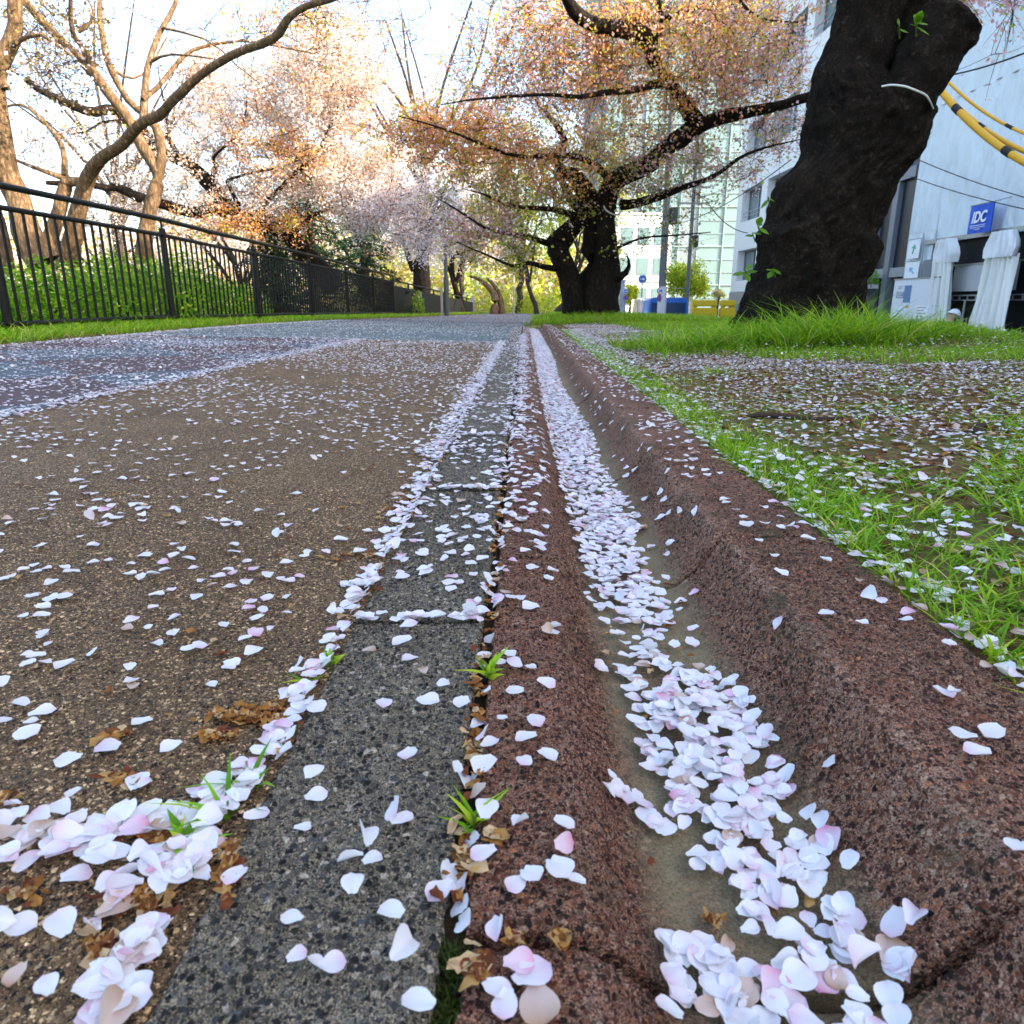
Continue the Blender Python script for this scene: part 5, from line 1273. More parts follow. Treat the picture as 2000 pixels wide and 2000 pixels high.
s = empty('trunk_stub', (sx, sy, -.25), 'gnarled sunlit tan trunk beside the end post of the fence', 'tree trunk')
link('stem', np_mesh('stem', *tubes([(catmull([(sx, sy, -.4), (sx + .1, sy, .5), (sx - .15, sy, 1.0), (sx - .7, sy, 1.45), (sx - 1.2, sy, 1.6)], 14), np.linspace(.24, .05, 14)), (catmull([(sx + .45, sy + .3, -.4), (sx + .35, sy + .3, .5), (sx + .1, sy + .2, 1.1), (sx - .3, sy, 1.5)], 14), np.linspace(.2, .06, 14))], 10), smooth=True), M['bark_lit'], s)

# ================================================================== STREET SIDE
WHITE = plain('white_render', (.78, .79, .78), .8, .3, var=.06, scale=2)
GREYF = plain('grey_frame', (.17, .19, .22), .5, .4, var=.12, scale=3)
NAVY = plain('navy_glass', (.008, .014, .030), .35, .4, var=.3, scale=1.5)
DARK = plain('painted_interior_shade', (.008, .009, .012), .7, .3)  # near-black colour stands in for the shade of unlit interiors
FXX = 12.0                      # the house fronts stand 12 m to the right, along the street
def fc(px, py, X=FXX): return atX(px, py, X)          # -> (X, along-street, height)
def panel(mb, X, th, y0, y1, z0, z1): return mb.box(X - th, X, min(y0, y1), max(y0, y1), min(z0, z1), max(z0, z1))

# --- building wrapped in scaffold sheeting
y_far = fc(1772, 500)[1]; y_near = 7.1
HB = 11.0
wrap = empty('wrapped_building', (FXX, y_far - 5, -1.5), 'tall building wrapped in pale blue-grey scaffold sheeting beside the street', 'building')
MB().box(FXX + .25, 26, y_near, y_far, -1.55, HB - .1).build('wall', plain('raw_concrete', (.3, .3, .3), .9, .2), wrap)
def sheetmat():
    m = NT('scaffold_sheeting'); co = m.obj()
    n = m.noise(co, .7, 5); c = m.mix(n, (.60, .68, .73), (.68, .75, .79))
    m.color(c); m.set(.55, .35)
    mp = m.new('ShaderNodeMapping'); m.l(co, mp.inputs[0]); mp.inputs['Scale'].default_value = (1, 1.5, .55); mp.inputs['Rotation'].default_value = (R(-20), 0, 0)
    h = m.noise(mp.outputs[0], 1.2, 4, .5); m.bump(h, .55, .5)
    return m.m
SHEET = sheetmat()
SH_D = plain('grey_tarp', (.44, .46, .47), .6, .35, var=.12, scale=3, bump=.2)
g_l, g_top = fc(1826, 480), fc(1900, 467)
GL, GT = g_l[1], 1.98              # gate opening: far jamb and lintel height
GN = 13.5                          # near jamb
def cloth(name, y0, y1, z0, z1, mat, parent, ny, nz, amp, X=FXX, seed=0., taper=None, fold=1.0):
    ys = np.linspace(y0, y1, ny); zs = np.linspace(z0, z1, nz)
    Yg, Zg = np.meshgrid(ys, zs)
    if taper is not None:
        c = (y0 + y1) / 2; k = np.interp((Zg - z0) / (z1 - z0), [0, .35, .62, .8, 1.0], taper); Yg = c + (Yg - c) * k
    s_ = (np.meshgrid(np.linspace(0, 1, ny), zs)[0])
    Xg = X - amp * (1 + wob(s_ * fold * 9 + seed, Zg * .6, 1.3, seed)) - amp * .6 * np.sin(s_ * fold * 21 + 1.5 * np.sin(Zg * .8 + seed))
    V = np.stack([Xg, Yg, Zg], -1).reshape(-1, 3); V2 = V + [.02, 0, 0]
    i = np.arange(nz - 1)[:, None] * ny + np.arange(ny - 1)[None]
    Fc = np.stack([i, i + 1, i + 1 + ny, i + ny], -1).reshape(-1, 4); n0 = len(V)
    return link(name, np_mesh(name, np.concatenate([V, V2]), np.concatenate([Fc, Fc[:, ::-1] + n0]), smooth=True), mat, parent)
# sheet lengths hung between scaffold bays, each its own piece
bays = [y_far, y_far - 1.25, GL]
k = 0
def bay(y1, y0, z0, z1):
    global k
    k += 1; cloth('sheet', y0 + .006, y1 - .006, z0, z1, SHEET, wrap, 26, 60, .035, seed=k * 1.7)
for y1, y0 in ((y_far, GL),):
    bay(y1, y0, -1.5, 2.3); bay(y1, y0, 2.305, 5.6); bay(y1, y0, 5.605, HB)
yy = GL
while yy > y_near:
    yn = max(y_near, yy - 1.85)
    z0 = GT + .06 if yn > GN - 1.9 else -1.5
    bay(yy, yn, z0, 5.6); bay(yy, yn, 5.605, HB)
    yy = yn
STEEL = plain('galvanised_steel', (.32, .34, .35), .45, .5, .6, var=.2, scale=5)
MB().box(FXX - .12, FXX - .05, GN - 1.7, GL + .35, GT - .05, GT + .07).build('gate_beam', STEEL, wrap)
MB().box(FXX + .05, FXX + .24, GN - 1.5, GL, -1.5, GT + .05).build('gate_dark_slab', DARK, wrap)  # flat dark slab: the gateway's inner shade is put into its colour
for yv in (GL + .3, GL - .35): MB().tube([(FXX - .1, yv, .9), (FXX - .14, yv + .12, 2.25)], .022, 8).build('scaffold_tube', STEEL, wrap, smooth=True)
bx_ = fc(1829, 525); MB().box(FXX - .30, FXX - .10, bx_[1] - .28, bx_[1] + .2, bx_[2] - .22, bx_[2] + .24).build('meter_box', GREYF, wrap, bevel=.01)
# tarp across the middle of the gateway, dark above and below
ta, tb = fc(1877, 519), fc(1944, 512)
cloth('gate_tarp', tb[1] - 1.0, ta[1] + .15, .62, 1.28, SH_D, wrap, 30, 16, .03, X=FXX - .02, seed=5.)
MB().box(FXX - .08, FXX - .03, GN - 1.4, GL, 1.27, 1.31).build('rail', STEEL, wrap)
m = MB().box(FXX - .09, FXX - .04, GN - 1.4, GL, .50, .53).box(FXX - .09, FXX - .04, GN - 1.4, GL, .38, .41)
for q in np.arange(GN, GL, .35): m.box(FXX - .085, FXX - .045, q, q + .03, .41, .50)
m.build('lattice_rail', STEEL, wrap)
pj = fc(1890, 590); MB().tube([(FXX - .07, pj[1], -1.5), (FXX - .07, pj[1], .4)], .03, 8).build('gate_post', STEEL, wrap, smooth=True)
# folding gate
fg = empty('folding_gate', (FXX - .2, pj[1], -1.43), 'grey folding lattice gate inside the wrapped building entrance', 'gate')
for q in range(9):
    y = pj[1] + .55 - q * .14
    MB().box(FXX - .22, FXX - .20, y, y + .025, -1.43, -.05).build('upright', STEEL, fg)
for q in range(8):
    y = pj[1] + .55 - q * .14
    m = MB()
    for z in np.arange(-1.3, -.2, .28): m.tube([(FXX - .20, y, z), (FXX - .20, y - .115, z + .26)], .008, 5).tube([(FXX - .225, y, z + .26), (FXX - .225, y - .115, z)], .008, 5)
    m.build('lattice', STEEL, fg)
# bundled white curtains either side
CURT = plain('white_curtain', (.82, .84, .80), .7, .3, var=.08, scale=5)
BAG = plain('white_gather', (.84, .86, .88), .6, .3, var=.05, scale=5)
def curtain(y0, y1, label, seed, X=FXX - .3):
    r = empty('curtain', (X, (y0 + y1) / 2, -1.43), label, 'curtain', 'bundled white curtains at the site gate')
    cloth('drape', y0, y1, -1.43, GT - .55, CURT, r, 60, 40, .11, X=X, seed=seed, taper=[1.15, 1.0, .86, .78, .72], fold=2.2)
    cloth('gathered_top', y0 + .1, y1 - .1, GT - .62, GT - .03, BAG, r, 44, 14, .11, X=X - .05, seed=seed + 2, taper=[.98, 1.12, 1.02, .85, .72], fold=2)
    MB().tube([(X, (y0 + y1) / 2, GT - .1), (FXX - .08, (y0 + y1) / 2, GT + .02)], .012, 6).build('tie', STEEL, r)
c1a, c1b = fc(1838, 600)[1], fc(1884, 600)[1]
curtain(c1b, c1a, 'white curtain bundled at the gate jamb next to the site hoarding', 1.)
c2a, c2b = fc(1935, 600)[1], fc(2006, 600)[1]
curtain(c2b, c2a, 'wide white curtain bundled on the near side of the dark gateway', 4.)
# hoarding board with notices
h0, h1 = fc(1752, 545), fc(1836, 545)
hz1 = h0[2]
hoard = empty('hoarding', (FXX - .5, (h0[1] + h1[1]) / 2, -1.43), 'white site hoarding board covered in small notices', 'hoarding')
HX = FXX - .45
hy0, hy1 = atX(1838, 545, HX)[1], atX(1750, 548, HX)[1]; hz = atX(1795, 545, HX)[2]
MB().box(HX - .03, HX, hy0, hy1, -1.43, hz).build('panel', plain('white_board', (.68, .72, .76), .5, .4, var=.05, scale=3), hoard, bevel=.004)
MB().box(HX - .05, HX + .0, hy0 - .03, hy1 + .03, hz, hz + .04).build('cap_rail', STEEL, hoard)
INK = {'blue': plain('print_blue', (.12, .22, .38), .6, .3), 'grey': plain('print_grey', (.25, .28, .32), .6, .3), 'pale': plain('print_pale', (.62, .68, .74), .6, .3), 'or': plain('print_orange', (.7, .4, .1), .6, .3), 'gn': plain('print_green', (.05, .42, .22), .6, .3), 'white': plain('print_white', (.8, .82, .84), .6, .3), 'lb': plain('print_lightblue', (.2, .45, .7), .6, .3)}
def hz_(cx, cy): return atX(1680 + cx * .17606, 350 + cy * .17602, HX - .031)
def notice(c0, d0, c1, d1, mats, name='notice', lines=0, X0=None):
    a, b = hz_(c0, d0), hz_(c1, d1); f = MB().box(HX - .036, HX - .0305, b[1], a[1], b[2], a[2]).build(name, INK[mats[0]], hoard)
    for q in range(lines):
        z = a[2] - (a[2] - b[2]) * (q + .6) / (lines + .3); w = (a[1] - b[1])
        MB().box(HX - .039, HX - .0365, b[1] + w * (.1 + .2 * (q % 2)), a[1] - w * .1, z - .010, z + .010).build('print_line', INK[mats[1]], f)
notice(500, 1180, 548, 1370, ['blue']); notice(405, 1250, 478, 1320, ['grey', 'pale'], lines=3); notice(425, 1185, 472, 1225, ['pale', 'grey'], lines=2)
notice(385, 1410, 500, 1520, ['white', 'lb'], lines=1); notice(505, 1405, 540, 1430, ['or']); notice(620, 1405, 735, 1545, ['white', 'grey'], lines=4); notice(790, 1402, 850, 1410, ['gn']); notice(385, 1530, 500, 1590, ['white', 'lb'], lines=1)
# two hanging notices on the sheeting
def arrow_sign(px0, py0, px1, py1, mat, label, tilt):
    X = FXX - .16; a, b = atX(px0, py0, X), atX(px1, py1, X)
    r = empty('notice_board', (X, (a[1] + b[1]) / 2, b[2]), label, 'sign')
    MB().box(X - .012, X, b[1], a[1], b[2], a[2]).build('board', INK['white'], r)
    MB().tube([(X, b[1] - .1, a[2] + .02), (X, a[1] + .12, a[2] + .02)], .012, 6).build('hanging_rod', STEEL, r)
    cy, cz = (a[1] + b[1]) / 2, (a[2] + b[2]) / 2; h = (a[2] - b[2]); w = (a[1] - b[1])
    m = MB(); A = X - .0125
    pts = [(-.06, -.30), (.06, -.30), (.06, .05), (.22, .05), (0, .33), (-.22, .05), (-.06, .05)]
    ca, sa = math.cos(tilt), math.sin(tilt)
    q = [(A - .004, cy + (x * ca - y * sa) * w * .9, cz + (x * sa + y * ca) * h * .8) for x, y in pts]; q2 = [(A, y, z) for _, y, z in q]
    n = len(q); m.add(q + q2, [tuple(range(n)), tuple(range(2 * n - 1, n - 1, -1))] + [(i, n + i, n + (i + 1) % n, (i + 1) % n) for i in range(n)])
    m.build('arrow', mat, r)
arrow_sign(1777, 470, 1794, 504, INK['gn'], 'small white notice with a green arrow hanging on the sheeting', .2)
arrow_sign(1771, 513, 1792, 545, INK['lb'], 'small white notice with a blue slanting arrow above the hoarding', -.7)
MB().tube([(FXX - .14, fc(1800, 510)[1], fc(1800, 510)[2]), (FXX - .14, fc(1775, 512)[1], fc(1775, 512)[2])], .012, 6).build('scaffold_tube', STEEL, wrap)
# blue banner
BX = FXX - .35
b0, b1 = atX(1898, 404, BX), atX(1944, 394, BX); bb0, bb1 = atX(1893, 458, BX), atX(1938, 450, BX)
by1, by0, bz1, bz0 = b0[1], b1[1], (b0[2] + b1[2]) / 2, (bb0[2] + bb1[2]) / 2
ban = empty('banner', (BX, (by0 + by1) / 2, bz0), 'blue cloth banner lettered IDC hanging from a rod above the gateway', 'banner')
BLUE = plain('banner_blue', (.018, .10, .56), .6, .3, var=.08, scale=4)
cloth('cloth', by0, by1, bz0, bz1, BLUE, ban, 24, 24, .012, X=BX, seed=3.)
MB().tube([(BX + .01, by0 - .16, bz1 + .02), (BX + .01, by1 + .06, bz1 + .02)], .016, 8).build('rod', STEEL, ban, smooth=True)
MB().tube([(BX + .01, by0 - .12, bz1 + .02), (FXX - .02, by0 - .12, bz1 + .12)], .012, 6).build('bracket', STEEL, ban)
fcu = bpy.data.curves.new('IDC', 'FONT'); fcu.body = 'IDC'; fcu.size = .36; fcu.align_x = 'CENTER'; fcu.extrude = .002; fcu.offset = .012; fcu.shear = .15
to = bpy.data.objects.new('letters', fcu); COL.objects.link(to)
bpy.context.view_layer.update()
tm_ = bpy.data.meshes.new_from_object(to.evaluated_get(bpy.context.evaluated_depsgraph_get())); bpy.data.objects.remove(to)
WL = plain('white_print', (.85, .86, .88), .6, .3, var=.02)
lt_ = link('lettering', tm_, WL, ban, loc=(0, 0, 0)); tm_.materials.clear(); tm_.materials.append(WL)
lt_.rotation_euler = (R(90), 0, R(-90)); hgt = bz1 - bz0; wsc = (by1 - by0) / 1.0
lt_.location = (-.052, 0, hgt * .38); lt_.scale = (.92, 1, 1)
for q, (a, b, z) in enumerate(((-.42, .42, .27), (-.15, .15, .13), (-.4, .4, .20))):
    w = by1 - by0; c = (by0 + by1) / 2; MB().box(BX - .055, BX - .050, c + a * w * .8, c + b * w * .8, bz0 + z * hgt - .006, bz0 + z * hgt + .006).build('print_line', WL, ban)

# --- houses further back along the street, behind the lens: they keep the morning sun off the lane, save over the low wing
nh = empty('street_house', (18, -9, -1.5), 'plain grey street house, unseen, with an added low wing leaving a sun gap', 'building')
MB().box(FXX + .1, 26, -26, 4.7, -1.55, 11.0).build('wall', plain('house_grey', (.35, .34, .33), .85, .2), nh)
MB().box(FXX + .3, 26, 4.7, 7.1, -1.55, 7.9).build('sun_gap_wing', plain('house_grey_b', (.32, .32, .32), .85, .2), nh)  # added out of view, kept low to let sun through to the lane
MB().box(FXX, 26.1, -26.1, 4.75, 11.0, 11.2).build('parapet', WHITE, nh)
for j in range(4):
    for i in range(9): MB().box(FXX + .06, FXX + .1, -24 + i * 3.3, -22 + i * 3.3, .2 + j * 2.7, 1.7 + j * 2.7).build('window', NAVY, nh)
# --- dark-glazed neighbour with grey frame
yn0, yn1 = y_far + .15, 29.5
nb = empty('dark_building', (FXX, (yn0 + yn1) / 2, -1.5), 'dark navy-glazed building with grey columns beside the wrapped one', 'building')
MB().box(FXX + .5, 24, yn0, yn1, -1.55, 8.0).build('wall', plain('blue_grey_wall', (.16, .20, .26), .6, .4, var=.1), nb)
zb = fc(1765, 352)[2]; zm = fc(1740, 540)[2]
cols = [y_far + .0, fc(1733, 500)[1], fc(1700, 500)[1], fc(1668, 500)[1], 29.2]
for c in cols[1:]: MB().box(FXX, FXX + .42, c - .16, c + .16, -1.5, zb + .35).build('column', GREYF, nb, bevel=.01)
for c0, c1 in zip(cols[:-1], cols[1:]):
    MB().box(FXX + .14, FXX + .18, c0 + .17, c1 - .17, zm + .26, zb).build('pane', NAVY, nb)
    MB().box(FXX + .05, FXX + .4, c0 + .16, c1 - .16, zm - .02, zm + .26).build('spandrel', plain('grey_band', (.30, .31, .32), .6, .3), nb)
    MB().box(FXX + .36, FXX + .4, c0 + .17, c1 - .17, -1.5, zm - .03).build('shopfront', DARK, nb)
    MB().box(FXX - .03, FXX + .4, c0 + .16, c1 - .16, zb + .004, zb + .32).build('beam', GREYF, nb)
for c0, c1 in zip(cols[:-1], cols[1:]):
    MB().box(FXX + .30, FXX + .34, c0 + .17, c1 - .17, zb + .5, 7.6).build('pane', NAVY, nb)
MB().box(FXX - .8, FXX - .05, cols[1] + .2, cols[3], zm - .35, zm - .22).build('canopy', WHITE, nb)
shrub('planter_hedge', 'small clipped hedge on the white canopy of the dark building', [(FXX - .42, (cols[1] + cols[3]) / 2 + q, zm - .22, .3, .6, .5, 600) for q in (-1., 0, 1.)], 'green', .07)

# --- white office with recessed windows
w0, w1 = 29.8, fc(1432, 500)[1]
wb = empty('white_building', (FXX, (w0 + w1) / 2, -1.5), 'white office building with rows of recessed windows along the street', 'building')
MB().box(FXX + .5, 26, w0, w1, -1.55, 15).build('wall', WHITE, wb)
levels = [(fc(1470, 388)[2] + 0, fc(1470, 340)[2]), (fc(1460, 460)[2], fc(1460, 412)[2]), (fc(1452, 542)[2], fc(1452, 505)[2])]
wl = [(1.45, 2.95), (4.35, 5.9), (7.35, 8.9), (10.35, 11.9)]
wys = []
y = w1 - .8
while y > w0 + 2.2: wys.append((y - 3.0, y)); y -= 3.8
zprev = .9
for zl, zh in wl + [(15, 15)]:
    MB().box(FXX, FXX + .5, w0, w1, zprev, min(zl, 15)).build('spandrel', WHITE, wb)
    if zl >= 15: break
    e = w1
    for a, b in wys:
        MB().box(FXX, FXX + .5, b, e, zl, zh).build('pier', WHITE, wb); e = a
        wd = empty('window', (FXX + .4, (a + b) / 2, zl)); wd.parent = wb; wd.matrix_parent_inverse = world_inv(wb)
        MB().box(FXX + .42, FXX + .45, a, b, zl, zh).build('pane', plain('office_glass', (.16, .22, .24), .08, .7, var=.25, scale=1.2) if 'oglass' not in M else M['oglass'], wd)
        m = MB().box(FXX + .38, FXX + .43, a, b, zl, zl + .07).box(FXX + .38, FXX + .43, a, b, zh - .07, zh)
        for q in (a, (a + b) / 2 - .03, b - .06): m.box(FXX + .37, FXX + .44, q, q + .06, zl + .07, zh - .07)
        m.build('frame', GREYF, wd)
        MB().tube([(FXX + .1, a, zl + .45), (FXX + .1, b, zl + .45)], .02, 6).tube([(FXX + .1, a, zl + .25), (FXX + .1, b, zl + .25)], .015, 6).build('guard_rail', STEEL, wd)
    MB().box(FXX, FXX + .5, w0, e, zl, zh).build('pier', WHITE, wb)
    zprev = zh
MB().box(FXX - .05, FXX + .5, w0, w1, -1.5, .895).build('plinth', plain('plinth_grey', (.30, .30, .31), .7, .3), wb)
MB().box(FXX - .055, FXX - .05, w1 - 2.6, w1 - .9, -1.3, .3).build('door', plain('door_glass', (.12, .2, .27), .1, .6), wb)

# --- glass tower and pale block closing the street
def glassmat(name, c, rough=.08):
    m = NT(name); co = m.obj(); n = m.noise(co, .25, 3); m.color(m.mix(n, tuple(x * .7 for x in c), tuple(min(1, x * 1.3) for x in c))); m.set(rough, .6); return m.m
tower = empty('glass_tower', (15, 72, -1.5), 'teal glass curtain-wall tower rising behind the white office', 'tower')
TEAL = glassmat('teal_glass', (.15, .235, .25), .25); PALEG = glassmat('pale_glass', (.17, .21, .24), .2); MULL = plain('mullion', (.22, .30, .31), .5, .4)
MB().box(8.6, 30, 72.4, 95, -1.6, 46).build('core', plain('tower_core', (.2, .25, .27), .7, .3), tower)
xs = [8.6, 10.4, 12.2, 14.0, 15.8, 17.6, 20.0, 22.4, 24.8, 27.2, 29.6]
for i, (xa, xb) in enumerate(zip(xs[:-1], xs[1:])):
    for j in range(13):
        z0 = -1.5 + j * 3.5
        MB().box(xa + .05, xb - .05, 72.1, 72.2, z0 + .06, z0 + 3.44).build('glass_panel', TEAL if i >= 5 or i % 3 != 1 else PALEG, tower)
    MB().box(xa - .05, xa + .05, 71.95, 72.39, -1.5, 44).build('mullion', MULL, tower)
for j in range(14):
    z = -1.5 + j * 3.5
    MB().box(8.6, 29.6, 71.97, 72.38, z - .05, z + .055).build('transom', MULL, tower)
    if j < 13:
        for q in (1.15, 2.3): MB().box(17.6, 29.6, 72.02, 72.38, z + q - .03, z + q + .03).build('transom', MULL, tower)
pb = empty('pale_block', (6, 92, -1.5), 'pale blue-white office block at the far end of the street', 'building')
MB().box(9.0, 13.9, 66, 71.5, -1.6, 7.6).build('wall', plain('pale_wall', (.62, .68, .72), .7, .3, var=.05), pb)
for j in range(3):
    for i in range(3): MB().box(9.5 + i * 1.45, 10.5 + i * 1.45, 65.95, 66.0, .2 + j * 2.5, 1.6 + j * 2.5).build('window', TEAL, pb)
MB().box(8.9, 14, 65.9, 71.6, 7.6, 7.8).build('parapet', WHITE, pb)

# --- street furniture
CON = plain('pole_concrete', (.13, .145, .15), .8, .25, var=.15, scale=5, bump=.15)
def pole(px, py, Y, r, ztop, label, box=True):
    x = atY(px, py, Y)[0]; t = empty('utility_pole', (x, Y, -1.57), label, 'utility pole')
    MB().tube([(x, Y, -1.6), (x, Y, ztop)], [r, r * .75], 14).build('shaft', CON, t, smooth=True)
    MB().box(x + r, x + r + .28, Y - .15, Y + .15, 3.3, 3.9).build('junction_box', plain('box_grey', (.05, .055, .06), .6, .3), t, bevel=.02)
    for z in (5.5, 6.3): MB().box(x - .9, x + .9, Y - .05, Y + .05, z, z + .09).build('cross_arm', STEEL, t)
    MB().box(x - .8, x - r, Y - .02, Y + .02, 1.1, 1.14).build('bracket', STEEL, t)
    return x
pX = pole(1293, 560, 30, .155, 8.5, 'grey concrete utility pole carrying round parking signs by the street')
pole(1343, 560, 42, .12, 9, 'slim grey utility pole in front of the round yellow-green tree')
RED = plain('sign_red', (.5, .02, .03), .4, .4); SBL = plain('sign_blue', (.015, .12, .55), .4, .4); SWH = plain('sign_white', (.75, .75, .75), .4, .4)
def round_sign(x, Y, z, r, face, ring, mark, label, stand=False, group=None):
    t = empty('road_sign', (x, Y, -1.57 if stand else z - r), label, 'road sign', group)
    if stand: MB().tube([(x, Y + .03, -1.6), (x, Y + .03, z + r)], .035, 8).build('post', STEEL, t, smooth=True)
    d = MB().disc((x, Y, z), (0, 1, 0), r, .02).build('plate', ring, t, smooth=False)
    MB().disc((x, Y - .012, z), (0, 1, 0), r * .78, .012).build('face', face, d)
    m = MB()
    if mark == 'cross':
        for s in (1, -1): m.add([(x + a * r, Y - .026 - .002 * (s > 0), z + b * r) for a, b in ((-.58, -s * .42), (-.46, -s * .54), (.58, s * .42), (.46, s * .54))], [(0, 1, 2, 3)])
        m.build('cross_bars', RED, d)
    elif mark == 'slash':
        m.add([(x + a * r, Y - .026, z + b * r) for a, b in ((-.58, .42), (-.46, .54), (.58, -.42), (.46, -.54))], [(0, 1, 2, 3)]); m.build('slash_bar', RED, d)
    elif mark == 'arrow':
        m.add([(x + a * r, Y - .026, z + b * r) for a, b in ((-.6, -.1), (.05, -.1), (.05, -.38), (.6, 0), (.05, .38), (.05, .1), (-.6, .1))], [(0, 1, 2, 3, 4, 5, 6)]); m.build('arrow', SWH, d)
    elif mark == 'digits':
        m.box(x - .35 * r, x - .05 * r, Y - .03, Y - .02, z - .35 * r, z + .35 * r).box(x + .08 * r, x + .4 * r, Y - .03, Y - .02, z - .35 * r, z + .35 * r); m.build('number', SBL, d)
    return t
def sg(px, py, Y): p = atY(px, py, Y); return p[0], Y, p[2]
a = sg(1290, 568, 29.7); round_sign(*a, .14, SWH, RED, 'digits', 'white round sign with red rim on the concrete utility pole')
a = sg(1290, 582, 29.7); round_sign(*a, .145, SBL, RED, 'cross', 'blue round sign with red rim and cross on the concrete utility pole')
MB_ = MB().tube([(pX, 29.84, -1.5), (pX, 29.84, .95)], .175, 14).build('pole_wrap', plain('white_band', (.6, .62, .66), .6, .3), [o for o in bpy.data.objects if o.name == 'utility_pole'][0], smooth=True)
a = sg(1255, 545, 40); round_sign(*a, .24, SBL, SWH, 'arrow', 'large blue arrow sign on its own post beyond the utility pole', True)
a = sg(1222, 569, 36); round_sign(*a, .12, SBL, SWH, 'arrow', 'small blue arrow sign on a pale post beside the triple-stemmed cherry', True)
a = sg(1222, 582, 35.9); round_sign(*a, .11, SBL, RED, 'slash', 'small blue sign with red rim below the small arrow sign')
x_ = atY(1215, 570, 36.3)[0]; t = empty('column', (x_, 36.3, -1.57), 'pale slender column beside the triple-stemmed cherry', 'column'); MB().box(x_ - .12, x_ + .12, 36.2, 36.4, -1.6, 1.3).build('shaft', plain('col', (.4, .45, .5), .7, .3), t, bevel=.02); MB().box(x_ - .16, x_ + .16, 36.15, 36.45, 1.3, 1.4).build('cap', plain('col2', (.4, .45, .5), .7, .3), t)

# blue van, seen from behind over the grass
vx0, vx1 = atY(1262, 595, 33)[0], atY(1350, 595, 33)[0]
van = empty('van', ((vx0 + vx1) / 2, 33, -1.57), 'bright blue van parked in the street behind the grass', 'van')
VB = NT('van_paint'); VB.color((.015, .14, .55)); VB.set(.25, .5); VB.b.inputs['Coat Weight'].default_value = .6; VB = VB.m
VW = vx1 - vx0; cx = (vx0 + vx1) / 2; vz = -1.57; ztop = atY(1300, 581, 33)[2]
prof = [(-.5, .25), (.5, .25), (.5, 1.05), (.47, 1.15), (.43, (ztop - vz) - .12), (.36, ztop - vz), (-.36, ztop - vz), (-.43, (ztop - vz) - .12), (-.47, 1.15), (-.5, 1.05)]
V, Fq = [], []
for yv, sc in ((33, .97), (33.06, 1.0), (37.2, 1.0), (37.9, .96)):
    V += [(cx + a * VW * sc, yv, vz + (b if b < .3 else .25 + (b - .25) * (1 if yv < 37.5 else .6))) for a, b in prof]
n = len(prof)
for i in range(3): Fq += [(i * n + k, i * n + (k + 1) % n, (i + 1) * n + (k + 1) % n, (i + 1) * n + k) for k in range(n)]
Fq += [tuple(range(n)), tuple(range(4 * n - 1, 3 * n - 1, -1))]
MB().add(V, Fq).build('body', VB, van, bevel=.02, smooth=True)
MB().box(cx - VW * .38, cx + VW * .38, 32.975, 33.0, vz + 1.25, ztop - .22).build('rear_window', plain('van_glass', (.02, .05, .12), .08, .6), van, bevel=.01)
MB().box(cx - VW * .18, cx + VW * .18, 32.96, 32.995, vz + .75, vz + .95).build('number_plate', SWH, van)
for s in (-1, 1):
    MB().box(cx + s * VW * .44 - .06, cx + s * VW * .44 + .06, 32.96, 33.0, vz + .8, vz + 1.2).build('tail_light', RED, van, bevel=.01)
    for yv in (33.9, 36.9):
        w = MB().tube([(cx + s * VW * .5 - s * .2, yv, vz + .31), (cx + s * VW * .5 + s * .01, yv, vz + .31)], .31, 20).build('wheel', plain('tyre', (.02, .02, .02), .8, .2), van, smooth=True)
        MB().tube([(cx + s * VW * .5, yv, vz + .31), (cx + s * VW * .5 + s * .02, yv, vz + .31)], .18, 16).build('rim', STEEL, w, smooth=True)
MB().box(cx - VW * .47, cx + VW * .47, 32.9, 33.0, vz + .3, vz + .55).build('bumper', plain('bumper', (.03, .05, .1), .5, .3), van, bevel=.03)
# yellow barriers
YEL = plain('barrier_yellow', (.75, .52, .02), .5, .4, var=.1)
for px0, px1, lab in ((1352, 1400, 'yellow water-filled road barrier next to the blue van'), (1407, 1436, 'yellow water-filled road barrier next to the white office')):
    a, b = atY(px0, 590, 38), atY(px1, 590, 38); t = empty('barrier', ((a[0] + b[0]) / 2, 38, -1.57), lab, 'barrier', 'yellow barriers in the street')
    zt = atY(1370, 586, 38)[2]
    MB().box(a[0], b[0], 37.8, 38.2, zt - .32, zt).build('upper_rail', YEL, t, bevel=.05)
    MB().box(a[0], b[0], 37.75, 38.25, zt - .85, zt - .38).build('lower_panel', YEL, t, bevel=.05)
    for x in (a[0] + .15, b[0] - .15): MB().box(x - .08, x + .08, 37.85, 38.15, -1.57, zt - .05).build('leg', YEL, t, bevel=.02)
